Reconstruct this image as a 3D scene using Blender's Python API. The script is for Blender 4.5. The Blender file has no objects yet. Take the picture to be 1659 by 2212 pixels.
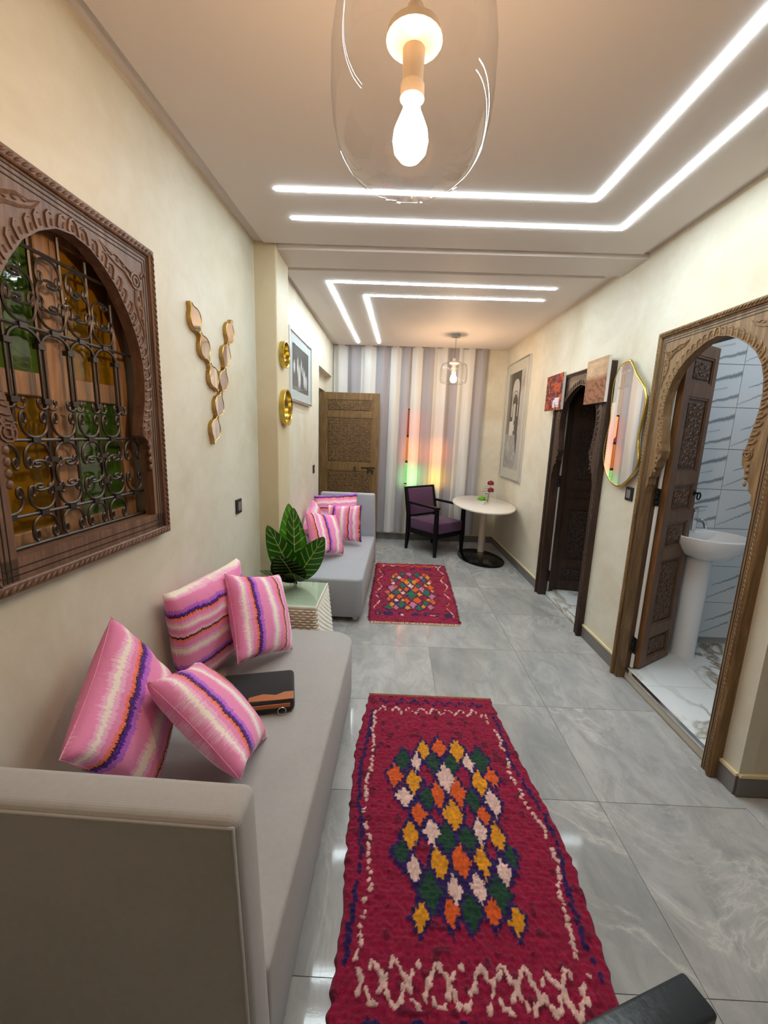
import bpy, bmesh, math, random
from mathutils import Matrix, Vector
random.seed(7)
SC = bpy.context.scene
COL = SC.collection
PI = math.pi
R = math.radians

# ---------------------------------------------------------------- camera
cam_d = bpy.data.cameras.new('camera')
cam_d.sensor_fit = 'HORIZONTAL'
cam_d.sensor_width = 36.0
cam_d.lens = 895.0 / 1659.0 * 36.0
cam_d.clip_start = 0.02
cam = bpy.data.objects.new('camera', cam_d)
COL.objects.link(cam)
f_, vx, vy, roll_ = 895.0, 850.0 - 829.5, 938.0 - 1106.0, 0.0345
yax = Vector((vx, vy, f_)).normalized()
upv = Vector((1, math.tan(roll_), 0)).cross(yax).normalized()
if upv.y > 0: upv = -upv
xax = yax.cross(upv).normalized()
if xax.x < 0: xax = -xax
# rows: image-right, image-down, view direction, written in world axes
right = Vector((xax.x, yax.x, upv.x)); down = Vector((xax.y, yax.y, upv.y)); fwd = Vector((xax.z, yax.z, upv.z))
M3 = Matrix((right, -down, -fwd)).transposed()
cam.matrix_world = Matrix.Translation((0, 0, 1.6)) @ M3.to_4x4()
SC.camera = cam

# ---------------------------------------------------------------- world, sun, exposure
w = bpy.data.worlds.new('world'); SC.world = w; w.use_nodes = True
nt = w.node_tree
bg = nt.nodes['Background']
sky = nt.nodes.new('ShaderNodeTexSky'); sky.sky_type = 'HOSEK_WILKIE'; sky.turbidity = 3.0
sky.sun_direction = Vector((0.1, 0.9, 0.6)).normalized()
nt.links.new(sky.outputs[0], bg.inputs[0]); bg.inputs[1].default_value = 2.6
sun_d = bpy.data.lights.new('sun', 'SUN'); sun_d.energy = 8.0; sun_d.angle = R(66); sun_d.color = (1.0, 0.95, 0.86)
sun = bpy.data.objects.new('sun', sun_d); COL.objects.link(sun)
sun.rotation_euler = Vector((-0.10, -1.0, -0.28)).to_track_quat('-Z', 'Y').to_euler()
sun.location = (0.6, 9, 4)
vs = SC.view_settings
vs.view_transform = 'Standard'; vs.look = 'None'; vs.gamma = 1.0; vs.use_curve_mapping = False
vs.exposure = 0.12
LED_STRENGTH = 58.0
BULB_STRENGTH = 270.0

# ---------------------------------------------------------------- materials
def srgb(r, g, b):
    f = lambda c: ((c/255.0) / 12.92) if c/255.0 <= 0.04045 else (((c/255.0) + 0.055) / 1.055) ** 2.4
    return (f(r), f(g), f(b), 1.0)

class NM:
    """tiny node helper"""
    def __init__(s, name):
        s.m = bpy.data.materials.new(name); s.m.use_nodes = True
        s.t = s.m.node_tree; s.b = s.t.nodes['Principled BSDF']; s.o = s.t.nodes['Material Output']
    def n(s, typ, **kw):
        nd = s.t.nodes.new(typ)
        for k, v in kw.items():
            if k.startswith('i_'):
                key = k[2:]; key = int(key) if key.isdigit() else key.replace('_', ' ')
                nd.inputs[key].default_value = v
            else: setattr(nd, k, v)
        return nd
    def l(s, a, b): s.t.links.new(a, b)
    def set(s, **kw):
        for k, v in kw.items(): s.b.inputs[k.replace('_', ' ')].default_value = v
    def coords(s, kind='Object', scale=(1, 1, 1), rot=(0, 0, 0)):
        tc = s.n('ShaderNodeTexCoord'); mp = s.n('ShaderNodeMapping')
        mp.inputs['Scale'].default_value = scale; mp.inputs['Rotation'].default_value = rot
        s.l(tc.outputs[kind], mp.inputs[0]); return mp.outputs[0]
    def noise(s, vec, scale=5, detail=4, rough=0.5, dist=0.0):
        nd = s.n('ShaderNodeTexNoise'); nd.inputs['Scale'].default_value = scale; nd.inputs['Detail'].default_value = detail
        nd.inputs['Roughness'].default_value = rough; nd.inputs['Distortion'].default_value = dist
        s.l(vec, nd.inputs['Vector']); return nd.outputs['Fac']
    def ramp(s, fac, stops, interp='LINEAR'):
        r = s.n('ShaderNodeValToRGB'); r.color_ramp.interpolation = interp
        e = r.color_ramp.elements
        while len(e) > 1: e.remove(e[-1])
        e[0].position = stops[0][0]; e[0].color = stops[0][1]
        for p, c in stops[1:]:
            x = e.new(p); x.color = c
        s.l(fac, r.inputs[0]); return r.outputs[0]
    def mix(s, fac, a, b, mode='MIX'):
        m = s.n('ShaderNodeMix', data_type='RGBA', blend_type=mode)
        for v, i in ((fac, 0), (a, 6), (b, 7)):
            if hasattr(v, 'node'): s.l(v, m.inputs[i])
            else: m.inputs[i].default_value = v
        return m.outputs[2]
    def math(s, op, a, b=None):
        m = s.n('ShaderNodeMath', operation=op)
        for v, i in ((a, 0), (b, 1)):
            if v is None: continue
            if hasattr(v, 'node'): s.l(v, m.inputs[i])
            else: m.inputs[i].default_value = v
        return m.outputs[0]
    def color(s, c):
        if hasattr(c, 'node'): s.l(c, s.b.inputs['Base Color'])
        else: s.b.inputs['Base Color'].default_value = c
    def bump(s, h, strength=0.3, dist=0.01):
        b = s.n('ShaderNodeBump'); b.inputs['Strength'].default_value = strength; b.inputs['Distance'].default_value = dist
        s.l(h, b.inputs['Height']); s.l(b.outputs[0], s.b.inputs['Normal'])

MAT = {}
def plain(name, col, rough=0.5, metal=0.0, bumpsc=None, bumps=0.15, var=0.0, coat=0.0, spec=0.5):
    k = NM(name); k.set(Roughness=rough, Metallic=metal)
    k.b.inputs['Specular IOR Level'].default_value = spec
    if coat: k.b.inputs['Coat Weight'].default_value = coat
    v = k.coords()
    if var:
        n = k.noise(v, 6, 5)
        k.color(k.mix(n, tuple(c*(1-var) for c in col[:3])+(1,), tuple(min(1, c*(1+var)) for c in col[:3])+(1,)))
    else: k.color(col)
    if bumpsc: k.bump(k.noise(v, bumpsc, 3), bumps, 0.002)
    MAT[name] = k.m; return k.m

# tadelakt plaster
def plaster(name, a, b, c):
    k = NM(name); v = k.coords('Object')
    n1 = k.noise(v, 1.6, 6, 0.6, 0.6); n2 = k.noise(v, 9.0, 5, 0.65, 0.8); n3 = k.noise(v, 42.0, 4, 0.6)
    col = k.ramp(n1, [(0.3, a), (0.5, b), (0.7, c)])
    col = k.mix(k.ramp(n2, [(0.42, (0, 0, 0, 1)), (0.75, (0.35, 0.35, 0.35, 1))]), col, a)
    k.color(col); k.set(Roughness=0.52); k.b.inputs['Specular IOR Level'].default_value = 0.35
    k.bump(k.math('ADD', k.math('MULTIPLY', n2, 0.7), k.math('MULTIPLY', n3, 0.3)), 0.22, 0.006)
    MAT[name] = k.m
plaster('plaster', srgb(199, 189, 166), srgb(212, 206, 189), srgb(220, 216, 203))
plaster('plaster_ochre', srgb(198, 181, 148), srgb(206, 192, 162), srgb(213, 202, 176))
plain('ceiling_paint', srgb(216, 208, 203), 0.62, bumpsc=25, bumps=0.05, spec=0.4)
plain('ceiling_edge', srgb(214, 204, 198), 0.6)

# grey marble floor tile
def floor_marble():
    k = NM('floor_marble'); g = k.n('ShaderNodeNewGeometry'); oi = k.n('ShaderNodeObjectInfo')
    sh = k.n('ShaderNodeVectorMath', operation='MULTIPLY_ADD')
    cb = k.n('ShaderNodeCombineXYZ')
    for i in range(3): k.l(oi.outputs['Random'], cb.inputs[i])
    k.l(cb.outputs[0], sh.inputs[0]); sh.inputs[1].default_value = (17, 31, 5); k.l(g.outputs['Position'], sh.inputs[2])
    mp = k.n('ShaderNodeMapping'); mp.inputs['Rotation'].default_value = (0, 0, R(38)); mp.inputs['Scale'].default_value = (1.0, 0.45, 1)
    k.l(sh.outputs[0], mp.inputs[0]); v = mp.outputs[0]
    n1 = k.noise(v, 1.5, 8, 0.6, 0.6); n2 = k.noise(v, 7.0, 9, 0.72, 0.9); n3 = k.noise(v, 1.5, 8, 0.62, 1.0); n4 = k.noise(v, 1.1, 3, 0.5)
    base = k.ramp(n1, [(0.25, srgb(138, 139, 140)), (0.5, srgb(170, 169, 168)), (0.75, srgb(192, 190, 188))])
    base = k.mix(k.ramp(n2, [(0.42, (0, 0, 0, 1)), (0.72, (0.75, 0.75, 0.75, 1))]), base, srgb(132, 132, 133))
    vein = k.math('ABSOLUTE', k.math('SUBTRACT', n3, 0.5))
    vm = k.ramp(vein, [(0.0, (0.7, 0.7, 0.7, 1)), (0.006, (0.3, 0.3, 0.3, 1)), (0.03, (0, 0, 0, 1))])
    vm = k.math('MULTIPLY', vm, k.ramp(n4, [(0.48, (0, 0, 0, 1)), (0.6, (1, 1, 1, 1))]))
    k.color(k.mix(vm, base, srgb(208, 206, 202)))
    k.set(Roughness=0.075); k.b.inputs['Specular IOR Level'].default_value = 0.45
    k.bump(k.noise(g.outputs['Position'], 130, 2), 0.05, 0.0012)
    MAT['floor_marble'] = k.m
floor_marble()
plain('grout', srgb(168, 166, 162), 0.8)
plain('baseboard_tile', srgb(112, 108, 106), 0.35, var=0.15)
plain('baseboard_cap', srgb(226, 208, 165), 0.6)

def bath_marble(name, base, vein, scale, rot, thin, dens=0.5):
    k = NM(name); g = k.n('ShaderNodeNewGeometry')
    mp = k.n('ShaderNodeMapping'); mp.inputs['Rotation'].default_value = rot; mp.inputs['Scale'].default_value = scale
    k.l(g.outputs['Position'], mp.inputs[0]); v = mp.outputs[0]
    n = k.noise(v, 2.0, 5, 0.55, 1.4); m = k.noise(v, 1.1, 3, 0.5)
    ve = k.math('ABSOLUTE', k.math('SUBTRACT', n, 0.5))
    vm = k.ramp(ve, [(0, (1, 1, 1, 1)), (thin, (0.55, 0.55, 0.55, 1)), (thin*2.4, (0, 0, 0, 1))])
    mk = k.ramp(m, [(dens-0.08, (0, 0, 0, 1)), (dens+0.08, (1, 1, 1, 1))])
    k.color(k.mix(k.math('MULTIPLY', vm, mk), base, vein)); k.set(Roughness=0.12)
    MAT[name] = k.m
bath_marble('bath_floor_marble', srgb(226, 228, 228), srgb(128, 112, 84), (1.0, 0.7, 1), (0, 0, R(30)), 0.022, 0.47)
plain('bath_tile', srgb(214, 218, 221), 0.22, var=0.03)
plain('bath_vein', srgb(92, 102, 112), 0.35)
plain('bath_plaster', srgb(206, 212, 216), 0.5)
plain('riser_beige', srgb(196, 190, 176), 0.4, var=0.05)
plain('chrome', (0.75, 0.75, 0.76, 1), 0.12, 1.0)
plain('steel_leg', (0.5, 0.5, 0.5, 1), 0.25, 1.0)
plain('ceramic', srgb(232, 232, 233), 0.08, coat=0.4)
plain('dark_metal', (0.02, 0.018, 0.016, 1), 0.35, 0.6)

def wood(name, a, b, c, rough=0.5, scale=(14, 14, 1.4), bump=0.25, axis_rot=(0, 0, 0), spec=0.4):
    k = NM(name); v = k.coords('Object', scale, axis_rot)
    n = k.noise(v, 3.0, 8, 0.65, 0.8); n2 = k.noise(k.coords('Object'), 3.0, 4)
    col = k.ramp(n, [(0.3, a), (0.52, b), (0.72, c)])
    col = k.mix(k.math('MULTIPLY', n2, 0.45), col, a)
    k.color(col); k.set(Roughness=rough); k.b.inputs['Specular IOR Level'].default_value = spec
    k.bump(n, bump, 0.003); MAT[name] = k.m
wood('wood_window', srgb(84, 59, 45), srgb(116, 86, 68), srgb(140, 108, 88))
wood('wood_bath', srgb(92, 67, 40), srgb(128, 98, 62), srgb(158, 127, 88))
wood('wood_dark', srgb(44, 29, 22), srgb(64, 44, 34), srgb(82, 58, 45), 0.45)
wood('wood_leaf', srgb(86, 60, 44), srgb(112, 82, 62), srgb(132, 100, 78), 0.5)
wood('wood_jamb', srgb(62, 42, 26), srgb(84, 60, 38), srgb(102, 76, 50), 0.5)
wood('wood_far', srgb(90, 65, 35), srgb(124, 94, 55), srgb(150, 119, 76))
wood('wood_sash', srgb(122, 85, 58), srgb(164, 122, 86), srgb(192, 152, 112), 0.42)
wood('wood_pine', srgb(100, 64, 32), srgb(132, 88, 48), srgb(152, 106, 62), 0.45)
plain('wood_black', (0.005, 0.004, 0.006, 1), 0.38, bumpsc=40, bumps=0.05, spec=0.2)
plain('groove_shade', (0.012, 0.008, 0.006, 1), 0.8)  # near-black, for shade painted as strips on the frames

def carved(name, a, b, c, sc):
    k = NM(name); v = k.coords('Object')
    vo = k.n('ShaderNodeTexVoronoi', feature='DISTANCE_TO_EDGE'); vo.inputs['Scale'].default_value = sc
    dv = k.n('ShaderNodeMix', data_type='VECTOR'); dv.inputs[0].default_value = 0.06
    nz = k.n('ShaderNodeTexNoise'); nz.inputs['Scale'].default_value = sc*0.7; k.l(v, nz.inputs['Vector'])
    k.l(v, dv.inputs[4]); k.l(nz.outputs['Color'], dv.inputs[5]); k.l(dv.outputs[1], vo.inputs['Vector'])
    wv = k.n('ShaderNodeTexWave', wave_type='RINGS'); wv.inputs['Scale'].default_value = sc*0.42
    wv.inputs['Distortion'].default_value = 7.0; wv.inputs['Detail'].default_value = 1.5; wv.inputs['Detail Scale'].default_value = 1.6
    k.l(v, wv.inputs['Vector'])
    h = k.math('ADD', k.math('MULTIPLY', k.math('MINIMUM', k.math('MULTIPLY', vo.outputs['Distance'], 4.0), 1.0), 0.6), k.math('MULTIPLY', wv.outputs['Fac'], 0.25))
    k.color(k.ramp(h, [(0.15, a), (0.55, b), (1.0, c)])); k.set(Roughness=0.55)  # hollows coloured darker: shade of the relief put into the colour
    k.bump(h, 0.3, 0.004); MAT[name] = k.m
carved('carved_leaf', srgb(56, 38, 28), srgb(84, 60, 45), srgb(108, 80, 62), 22)
carved('carved_dark', srgb(30, 19, 14), srgb(48, 33, 25), srgb(66, 46, 36), 26)
carved('carved_far', srgb(74, 52, 26), srgb(98, 71, 38), srgb(118, 90, 52), 20)

def fabric(name, a, b, scale=420, rough=0.9):
    k = NM(name); v = k.coords('Object')
    w1 = k.n('ShaderNodeTexWave', bands_direction='X'); w1.inputs['Scale'].default_value = scale*0.16
    w2 = k.n('ShaderNodeTexWave', bands_direction='Y'); w2.inputs['Scale'].default_value = scale*0.16
    w3 = k.n('ShaderNodeTexWave', bands_direction='Z'); w3.inputs['Scale'].default_value = scale*0.16
    for q in (w1, w2, w3): k.l(v, q.inputs['Vector'])
    h = k.math('ADD', k.math('ADD', w1.outputs['Fac'], w2.outputs['Fac']), w3.outputs['Fac'])
    n = k.noise(v, 60, 3); n2 = k.noise(v, 5, 3)
    k.color(k.mix(k.math('MULTIPLY', k.math('ADD', n, n2), 0.5), a, b)); k.set(Roughness=rough)
    k.b.inputs['Sheen Weight'].default_value = 0.25; k.b.inputs['Specular IOR Level'].default_value = 0.15
    k.bump(h, 0.12, 0.0012); MAT[name] = k.m
fabric('sofa_fabric', srgb(158, 154, 152), srgb(178, 174, 171))
fabric('sofa_fabric_cool', srgb(150, 152, 160), srgb(170, 172, 178))
fabric('purple_fabric', srgb(72, 42, 70), srgb(98, 62, 94))
fabric('black_canvas', srgb(22, 22, 24), srgb(40, 40, 42), 500, 0.75)
plain('tan_leather', srgb(170, 98, 52), 0.42, bumpsc=60, bumps=0.1, var=0.12)

# thin clear glass and coloured panes
def thin_glass(name, tint, refl=1.0, rough=0.0, ior=1.45, wob=0.0):
    k = NM(name); k.t.nodes.remove(k.b)
    tr = k.n('ShaderNodeBsdfTransparent'); tr.inputs[0].default_value = tint
    gl = k.n('ShaderNodeBsdfGlossy'); gl.inputs['Roughness'].default_value = rough
    lw_ = k.n('ShaderNodeLayerWeight')
    frv = k.math('ADD', 0.045, k.math('MULTIPLY', k.math('POWER', lw_.outputs['Facing'], 3.5), 0.75))
    mx = k.n('ShaderNodeMixShader')
    k.l(k.math('MULTIPLY', frv, refl), mx.inputs[0]); k.l(tr.outputs[0], mx.inputs[1]); k.l(gl.outputs[0], mx.inputs[2])
    if wob:
        b = k.n('ShaderNodeBump'); b.inputs['Strength'].default_value = wob; b.inputs['Distance'].default_value = 0.01
        k.l(k.noise(k.coords('Object'), 28, 3), b.inputs['Height']); k.l(b.outputs[0], gl.inputs['Normal']); k.l(b.outputs[0], lw_.inputs['Normal'])
    k.l(mx.outputs[0], k.o.inputs[0]); MAT[name] = k.m
thin_glass('clear_glass', (0.97, 0.965, 0.96, 1), 1.0)
thin_glass('picture_glass', (0.985, 0.99, 0.99, 1), 0.35)
thin_glass('table_glass', (0.86, 0.94, 0.89, 1), 1.0)
for nm, c in (('pane_red', (0.62, 0.25, 0.16, 1)), ('pane_amber', (0.42, 0.25, 0.14, 1)), ('pane_orange', (0.95, 0.50, 0.24, 1)), ('pane_yellow', (1.0, 0.74, 0.14, 1)), ('pane_lime', (0.66, 1.0, 0.58, 1))):
    thin_glass(nm, c, 1.0)
def stained(name, a, b):
    k = NM(name); v = k.coords('Object', (1, 1, 1))
    n = k.noise(v, 55, 4, 0.6, 0.5); n2 = k.noise(v, 9, 3)
    k.color(k.mix(k.math('MULTIPLY', k.math('ADD', n, n2), 0.5), a, b)); k.set(Roughness=0.07)
    k.b.inputs['Coat Weight'].default_value = 0.5
    k.bump(k.noise(v, 34, 3), 0.25, 0.004); MAT[name] = k.m
stained('stained_amber', srgb(96, 62, 6), srgb(158, 110, 20))
stained('stained_green', srgb(30, 52, 14), srgb(84, 112, 36))

plain('mirror_glass', (0.92, 0.91, 0.9, 1), 0.015, 1.0)
plain('gold', srgb(206, 180, 92), 0.22, 1.0)
plain('brass_matt', srgb(186, 150, 92), 0.4, 1.0, bumpsc=40, bumps=0.2)
plain('silver_frame', (0.68, 0.69, 0.7, 1), 0.3, 1.0)
plain('mat_board', srgb(196, 204, 206), 0.6)
plain('mat_board_warm', srgb(198, 196, 184), 0.6)
plain('black_plastic', (0.012, 0.012, 0.013, 1), 0.35)
plain('grey_plastic', srgb(120, 116, 116), 0.35)
plain('iron', (0.07, 0.055, 0.047, 1), 0.42, 0.75, bumpsc=90, bumps=0.3)
plain('white_lacquer', srgb(224, 217, 208), 0.22)
plain('cream_lacquer', srgb(216, 203, 186), 0.35)
plain('black_gloss', (0.004, 0.004, 0.005, 1), 0.12, spec=0.25)
plain('wicker', srgb(214, 198, 178), 0.55, var=0.12)
plain('wicker_white', srgb(224, 218, 206), 0.55, var=0.06)
plain('canvas_edge', srgb(220, 214, 206), 0.7)
plain('rug_back', srgb(120, 14, 40), 0.95)
plain('fringe_cream', srgb(222, 190, 160), 0.95)
plain('fringe_dark', srgb(60, 20, 30), 0.95)
plain('rose_red', srgb(130, 10, 36), 0.6, var=0.2)
plain('stem_green', srgb(40, 70, 28), 0.5)
plain('moss_green', srgb(110, 170, 40), 0.6, var=0.3)
plain('pot_white', srgb(232, 230, 226), 0.3)
plain('lamp_grey', srgb(150, 146, 142), 0.4)
plain('socket_cream', srgb(226, 205, 180), 0.35)
plain('wire', srgb(120, 116, 112), 0.4)
plain('black_leather', srgb(44, 50, 58), 0.30, bumpsc=70, bumps=0.5, var=0.2)
plain('zip', (0.02, 0.02, 0.02, 1), 0.35, 0.5)

def attr_mat(name, rough=0.6, bump=None, sheen=0.0, translucent=0.0):
    k = NM(name); a = k.n('ShaderNodeAttribute', attribute_name='Col')
    k.color(a.outputs['Color']); k.set(Roughness=rough); k.b.inputs['Specular IOR Level'].default_value = 0.25
    if sheen: k.b.inputs['Sheen Weight'].default_value = sheen
    if bump:
        k.bump(k.noise(k.coords('Object'), bump[0], 3, 0.7), bump[1], bump[2])
    if translucent:
        ts = k.n('ShaderNodeBsdfTranslucent'); mx = k.n('ShaderNodeMixShader'); mx.inputs[0].default_value = translucent
        k.l(a.outputs['Color'], ts.inputs[0]); k.l(k.b.outputs[0], mx.inputs[1]); k.l(ts.outputs[0], mx.inputs[2]); k.l(mx.outputs[0], k.o.inputs[0])
    MAT[name] = k.m
attr_mat('print', 0.45)
attr_mat('canvas_print', 0.7, (300, 0.2, 0.001))
attr_mat('rug_pile', 0.95, (260, 0.8, 0.006), 0.12)
attr_mat('curtain_cloth', 0.9, (500, 0.2, 0.001), 0.1, 0.45)
attr_mat('leaf_skin', 0.35, (60, 0.15, 0.002))

def emis(name, col, s):
    k = NM(name); e = k.n('ShaderNodeEmission'); e.inputs[0].default_value = col; e.inputs[1].default_value = s
    k.l(e.outputs[0], k.o.inputs[0]); MAT[name] = k.m
emis('led_white', (0.80, 0.95, 1.0, 1), LED_STRENGTH)
emis('bulb_warm', (1.0, 0.66, 0.38, 1), BULB_STRENGTH)
emis('bath_fill_glow', (0.88, 0.95, 1.0, 1), 20.0)  # glow of the light added in the bathroom

# ikat cushion cloth: stripes along local y, threads smeared along local x
def ikat(name, phase, period=0.2, flip=1.0):
    k = NM(name); tc = k.n('ShaderNodeTexCoord'); sx = k.n('ShaderNodeSeparateXYZ'); k.l(tc.outputs['Object'], sx.inputs[0])
    mp = k.n('ShaderNodeMapping'); mp.inputs['Scale'].default_value = (7, 170, 7); k.l(tc.outputs['Object'], mp.inputs[0])
    n1 = k.noise(mp.outputs[0], 1.6, 3, 0.7)
    mp2 = k.n('ShaderNodeMapping'); mp2.inputs['Scale'].default_value = (3, 14, 3); k.l(tc.outputs['Object'], mp2.inputs[0])
    n2 = k.noise(mp2.outputs[0], 1.0, 2)
    x = k.math('MULTIPLY', sx.outputs[0], flip/period)
    x = k.math('ADD', x, k.math('MULTIPLY', k.math('SUBTRACT', n1, 0.5), 0.13))
    x = k.math('ADD', x, k.math('MULTIPLY', k.math('SUBTRACT', n2, 0.5), 0.10))
    fr = k.math('FRACT', k.math('ADD', x, 10.0 + phase))
    pink, pale, cream, orange = srgb(238, 142, 188), srgb(244, 182, 212), srgb(248, 232, 218), srgb(244, 122, 88)
    lav, purple, black = srgb(186, 104, 208), srgb(84, 28, 140), srgb(36, 18, 34)
    col = k.ramp(fr, [(0, pink), (0.10, pale), (0.14, cream), (0.22, pale), (0.27, pink), (0.37, orange), (0.415, black), (0.45, pale), (0.50, pink), (0.58, pale), (0.61, cream), (0.66, pale), (0.70, pink), (0.76, orange), (0.80, black), (0.82, purple), (0.86, lav), (0.92, pink)], 'CONSTANT')
    mp3 = k.n('ShaderNodeMapping'); mp3.inputs['Scale'].default_value = (110, 190, 110); k.l(tc.outputs['Object'], mp3.inputs[0])
    fl = k.ramp(k.noise(mp3.outputs[0], 1.0, 2), [(0.55, (0, 0, 0, 1)), (0.7, (0.15, 0.15, 0.15, 1))])
    col = k.mix(fl, col, pale)
    k.color(col); k.set(Roughness=0.85); k.b.inputs['Sheen Weight'].default_value = 0.2; k.b.inputs['Specular IOR Level'].default_value = 0.15
    k.bump(k.noise(tc.outputs['Object'], 22, 3), 0.35, 0.008)
    MAT[name] = k.m

# ---------------------------------------------------------------- mesh helpers
class MB:
    def __init__(s): s.v = []; s.f = []; s.c = None
    def add(s, vs, fs):
        o = len(s.v); s.v += [tuple(p) for p in vs]; s.f += [tuple(i + o for i in f) for f in fs]; return s
    def box(s, a, b):
        (x0, y0, z0), (x1, y1, z1) = a, b
        return s.add([(x0,y0,z0),(x1,y0,z0),(x1,y1,z0),(x0,y1,z0),(x0,y0,z1),(x1,y0,z1),(x1,y1,z1),(x0,y1,z1)],
                     [(3,2,1,0),(4,5,6,7),(0,1,5,4),(1,2,6,5),(2,3,7,6),(3,0,4,7)])
    def frustum(s, c, a, b, z0, z1):
        x, y = c
        return s.add([(x-a[0],y-a[1],z0),(x+a[0],y-a[1],z0),(x+a[0],y+a[1],z0),(x-a[0],y+a[1],z0),(x-b[0],y-b[1],z1),(x+b[0],y-b[1],z1),(x+b[0],y+b[1],z1),(x-b[0],y+b[1],z1)],
                     [(3,2,1,0),(4,5,6,7),(0,1,5,4),(1,2,6,5),(2,3,7,6),(3,0,4,7)])
    def prism_xz(s, poly, y0, y1):   # poly of (x,z), extruded along y
        n = len(poly)
        vs = [(p[0], y0, p[1]) for p in poly] + [(p[0], y1, p[1]) for p in poly]
        fs = [tuple(range(n)), tuple(range(2*n-1, n-1, -1))] + [(i, i+n, (i+1) % n + n, (i+1) % n) for i in range(n)]
        return s.add(vs, fs)
    def prism_xy(s, poly, z0, z1):
        n = len(poly)
        vs = [(p[0], p[1], z0) for p in poly] + [(p[0], p[1], z1) for p in poly]
        fs = [tuple(range(n-1, -1, -1)), tuple(range(n, 2*n))] + [(i, (i+1) % n, (i+1) % n + n, i+n) for i in range(n)]
        return s.add(vs, fs)
    def tube(s, path, r, n=6, closed=False):
        P = [Vector(p) for p in path]; m = len(P); vs = []; fs = []
        prev = None
        for i, p in enumerate(P):
            if closed: t = (P[(i+1) % m] - P[i-1])
            else: t = P[min(i+1, m-1)] - P[max(i-1, 0)]
            if t.length < 1e-9: t = Vector((0, 0, 1))
            t.normalize()
            if prev is None:
                a = Vector((0, 0, 1)) if abs(t.z) < 0.9 else Vector((1, 0, 0)); u = t.cross(a).normalized()
            else:
                u = prev - t * prev.dot(t); u = u.normalized() if u.length > 1e-6 else t.orthogonal().normalized()
            prev = u; wv = t.cross(u)
            rr = r[i] if isinstance(r, (list, tuple)) else r
            for k in range(n):
                a = 2*PI*k/n; vs.append(p + (u*math.cos(a) + wv*math.sin(a))*rr)
        for i in range(m if closed else m-1):
            j = (i+1) % m
            for k in range(n): fs.append((i*n+k, i*n+(k+1) % n, j*n+(k+1) % n, j*n+k))
        if not closed: fs += [tuple(range(n-1, -1, -1)), tuple(range((m-1)*n, m*n))]
        return s.add(vs, fs)
    def ball(s, c, r, nu=8, nv=5, M=None):
        rx, ry, rz = (r, r, r) if not isinstance(r, (list, tuple)) else r
        vs = [Vector((0, 0, rz))]
        for i in range(1, nv):
            th = PI*i/nv
            for k in range(nu): a = 2*PI*k/nu; vs.append(Vector((rx*math.sin(th)*math.cos(a), ry*math.sin(th)*math.sin(a), rz*math.cos(th))))
        vs.append(Vector((0, 0, -rz))); fs = []
        for k in range(nu): fs.append((0, 1+k, 1+(k+1) % nu))
        for i in range(nv-2):
            for k in range(nu): a = 1+i*nu; fs.append((a+k, a+nu+k, a+nu+(k+1) % nu, a+(k+1) % nu))
        L = len(vs)-1; a = 1+(nv-2)*nu
        for k in range(nu): fs.append((L, a+(k+1) % nu, a+k))
        c = Vector(c)
        vs = [c + ((M @ p) if M else p) for p in vs]
        return s.add(vs, fs)
    def lathe(s, prof, n=32, c=(0, 0), sx=1.0, sy=1.0):
        vs = []; fs = []; idx = []
        for r, z in prof:
            if r < 1e-6: idx.append([len(vs)]); vs.append((c[0], c[1], z))
            else:
                idx.append(list(range(len(vs), len(vs)+n)))
                vs += [(c[0]+r*sx*math.cos(2*PI*k/n), c[1]+r*sy*math.sin(2*PI*k/n), z) for k in range(n)]
        for A, B in zip(idx, idx[1:]):
            for k in range(n):
                a = [A[k % len(A)], A[(k+1) % len(A)], B[(k+1) % len(B)], B[k % len(B)]]
                q = []
                for t in a:
                    if t not in q: q.append(t)
                if len(q) > 2: fs.append(tuple(q))
        return s.add(vs, fs)
    def grid(s, nx, ny, fn):
        vs = [fn(i/(nx-1), j/(ny-1)) for j in range(ny) for i in range(nx)]
        fs = [(j*nx+i, j*nx+i+1, (j+1)*nx+i+1, (j+1)*nx+i) for j in range(ny-1) for i in range(nx-1)]
        return s.add(vs, fs)
    def mesh(s, name, mat, smooth=None, recalc=True, cols=None, bevel=None):
        me = bpy.data.meshes.new(name); me.from_pydata(s.v, [], s.f)
        if recalc or bevel:
            bm = bmesh.new(); bm.from_mesh(me)
            bmesh.ops.recalc_face_normals(bm, faces=bm.faces)
            if bevel:
                w, seg, ang = bevel
                es = [e for e in bm.edges if len(e.link_faces) == 2 and e.calc_face_angle(0) > ang]
                bmesh.ops.bevel(bm, geom=es, offset=w, segments=seg, profile=0.5, affect='EDGES', clamp_overlap=True)
            bm.to_mesh(me); bm.free()
        if smooth is not None:
            for p in me.polygons: p.use_smooth = True
            me.set_sharp_from_angle(angle=R(smooth))
        if cols is not None:
            at = me.attributes.new('Col', 'FLOAT_COLOR', 'POINT')
            at.data.foreach_set('color', [q for c in cols for q in (c if len(c) == 4 else tuple(c)+(1.0,))])
        me.materials.append(MAT[mat] if isinstance(mat, str) else mat)
        me.update(); return me
    def build(s, name, mat, parent=None, **kw):
        return link(name, s.mesh(name, mat, **kw), parent)
def link(name, me, parent=None, M=None):
    o = bpy.data.objects.new(name, me); COL.objects.link(o)
    if parent is not None: o.parent = parent
    if M is not None: o.matrix_local = M
    return o
def tag(o, label=None, cat=None, group=None, kind=None):
    if label: o['label'] = label
    if cat: o['category'] = cat
    if group: o['group'] = group
    if kind: o['kind'] = kind
    return o
def thing(name, label, cat, loc=(0, 0, 0), rz=0.0, group=None, kind=None):
    o = bpy.data.objects.new(name, None); COL.objects.link(o); o.empty_display_size = 0.1
    o.location = loc; o.rotation_euler = (0, 0, rz)
    return tag(o, label, cat, group, kind)
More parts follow.
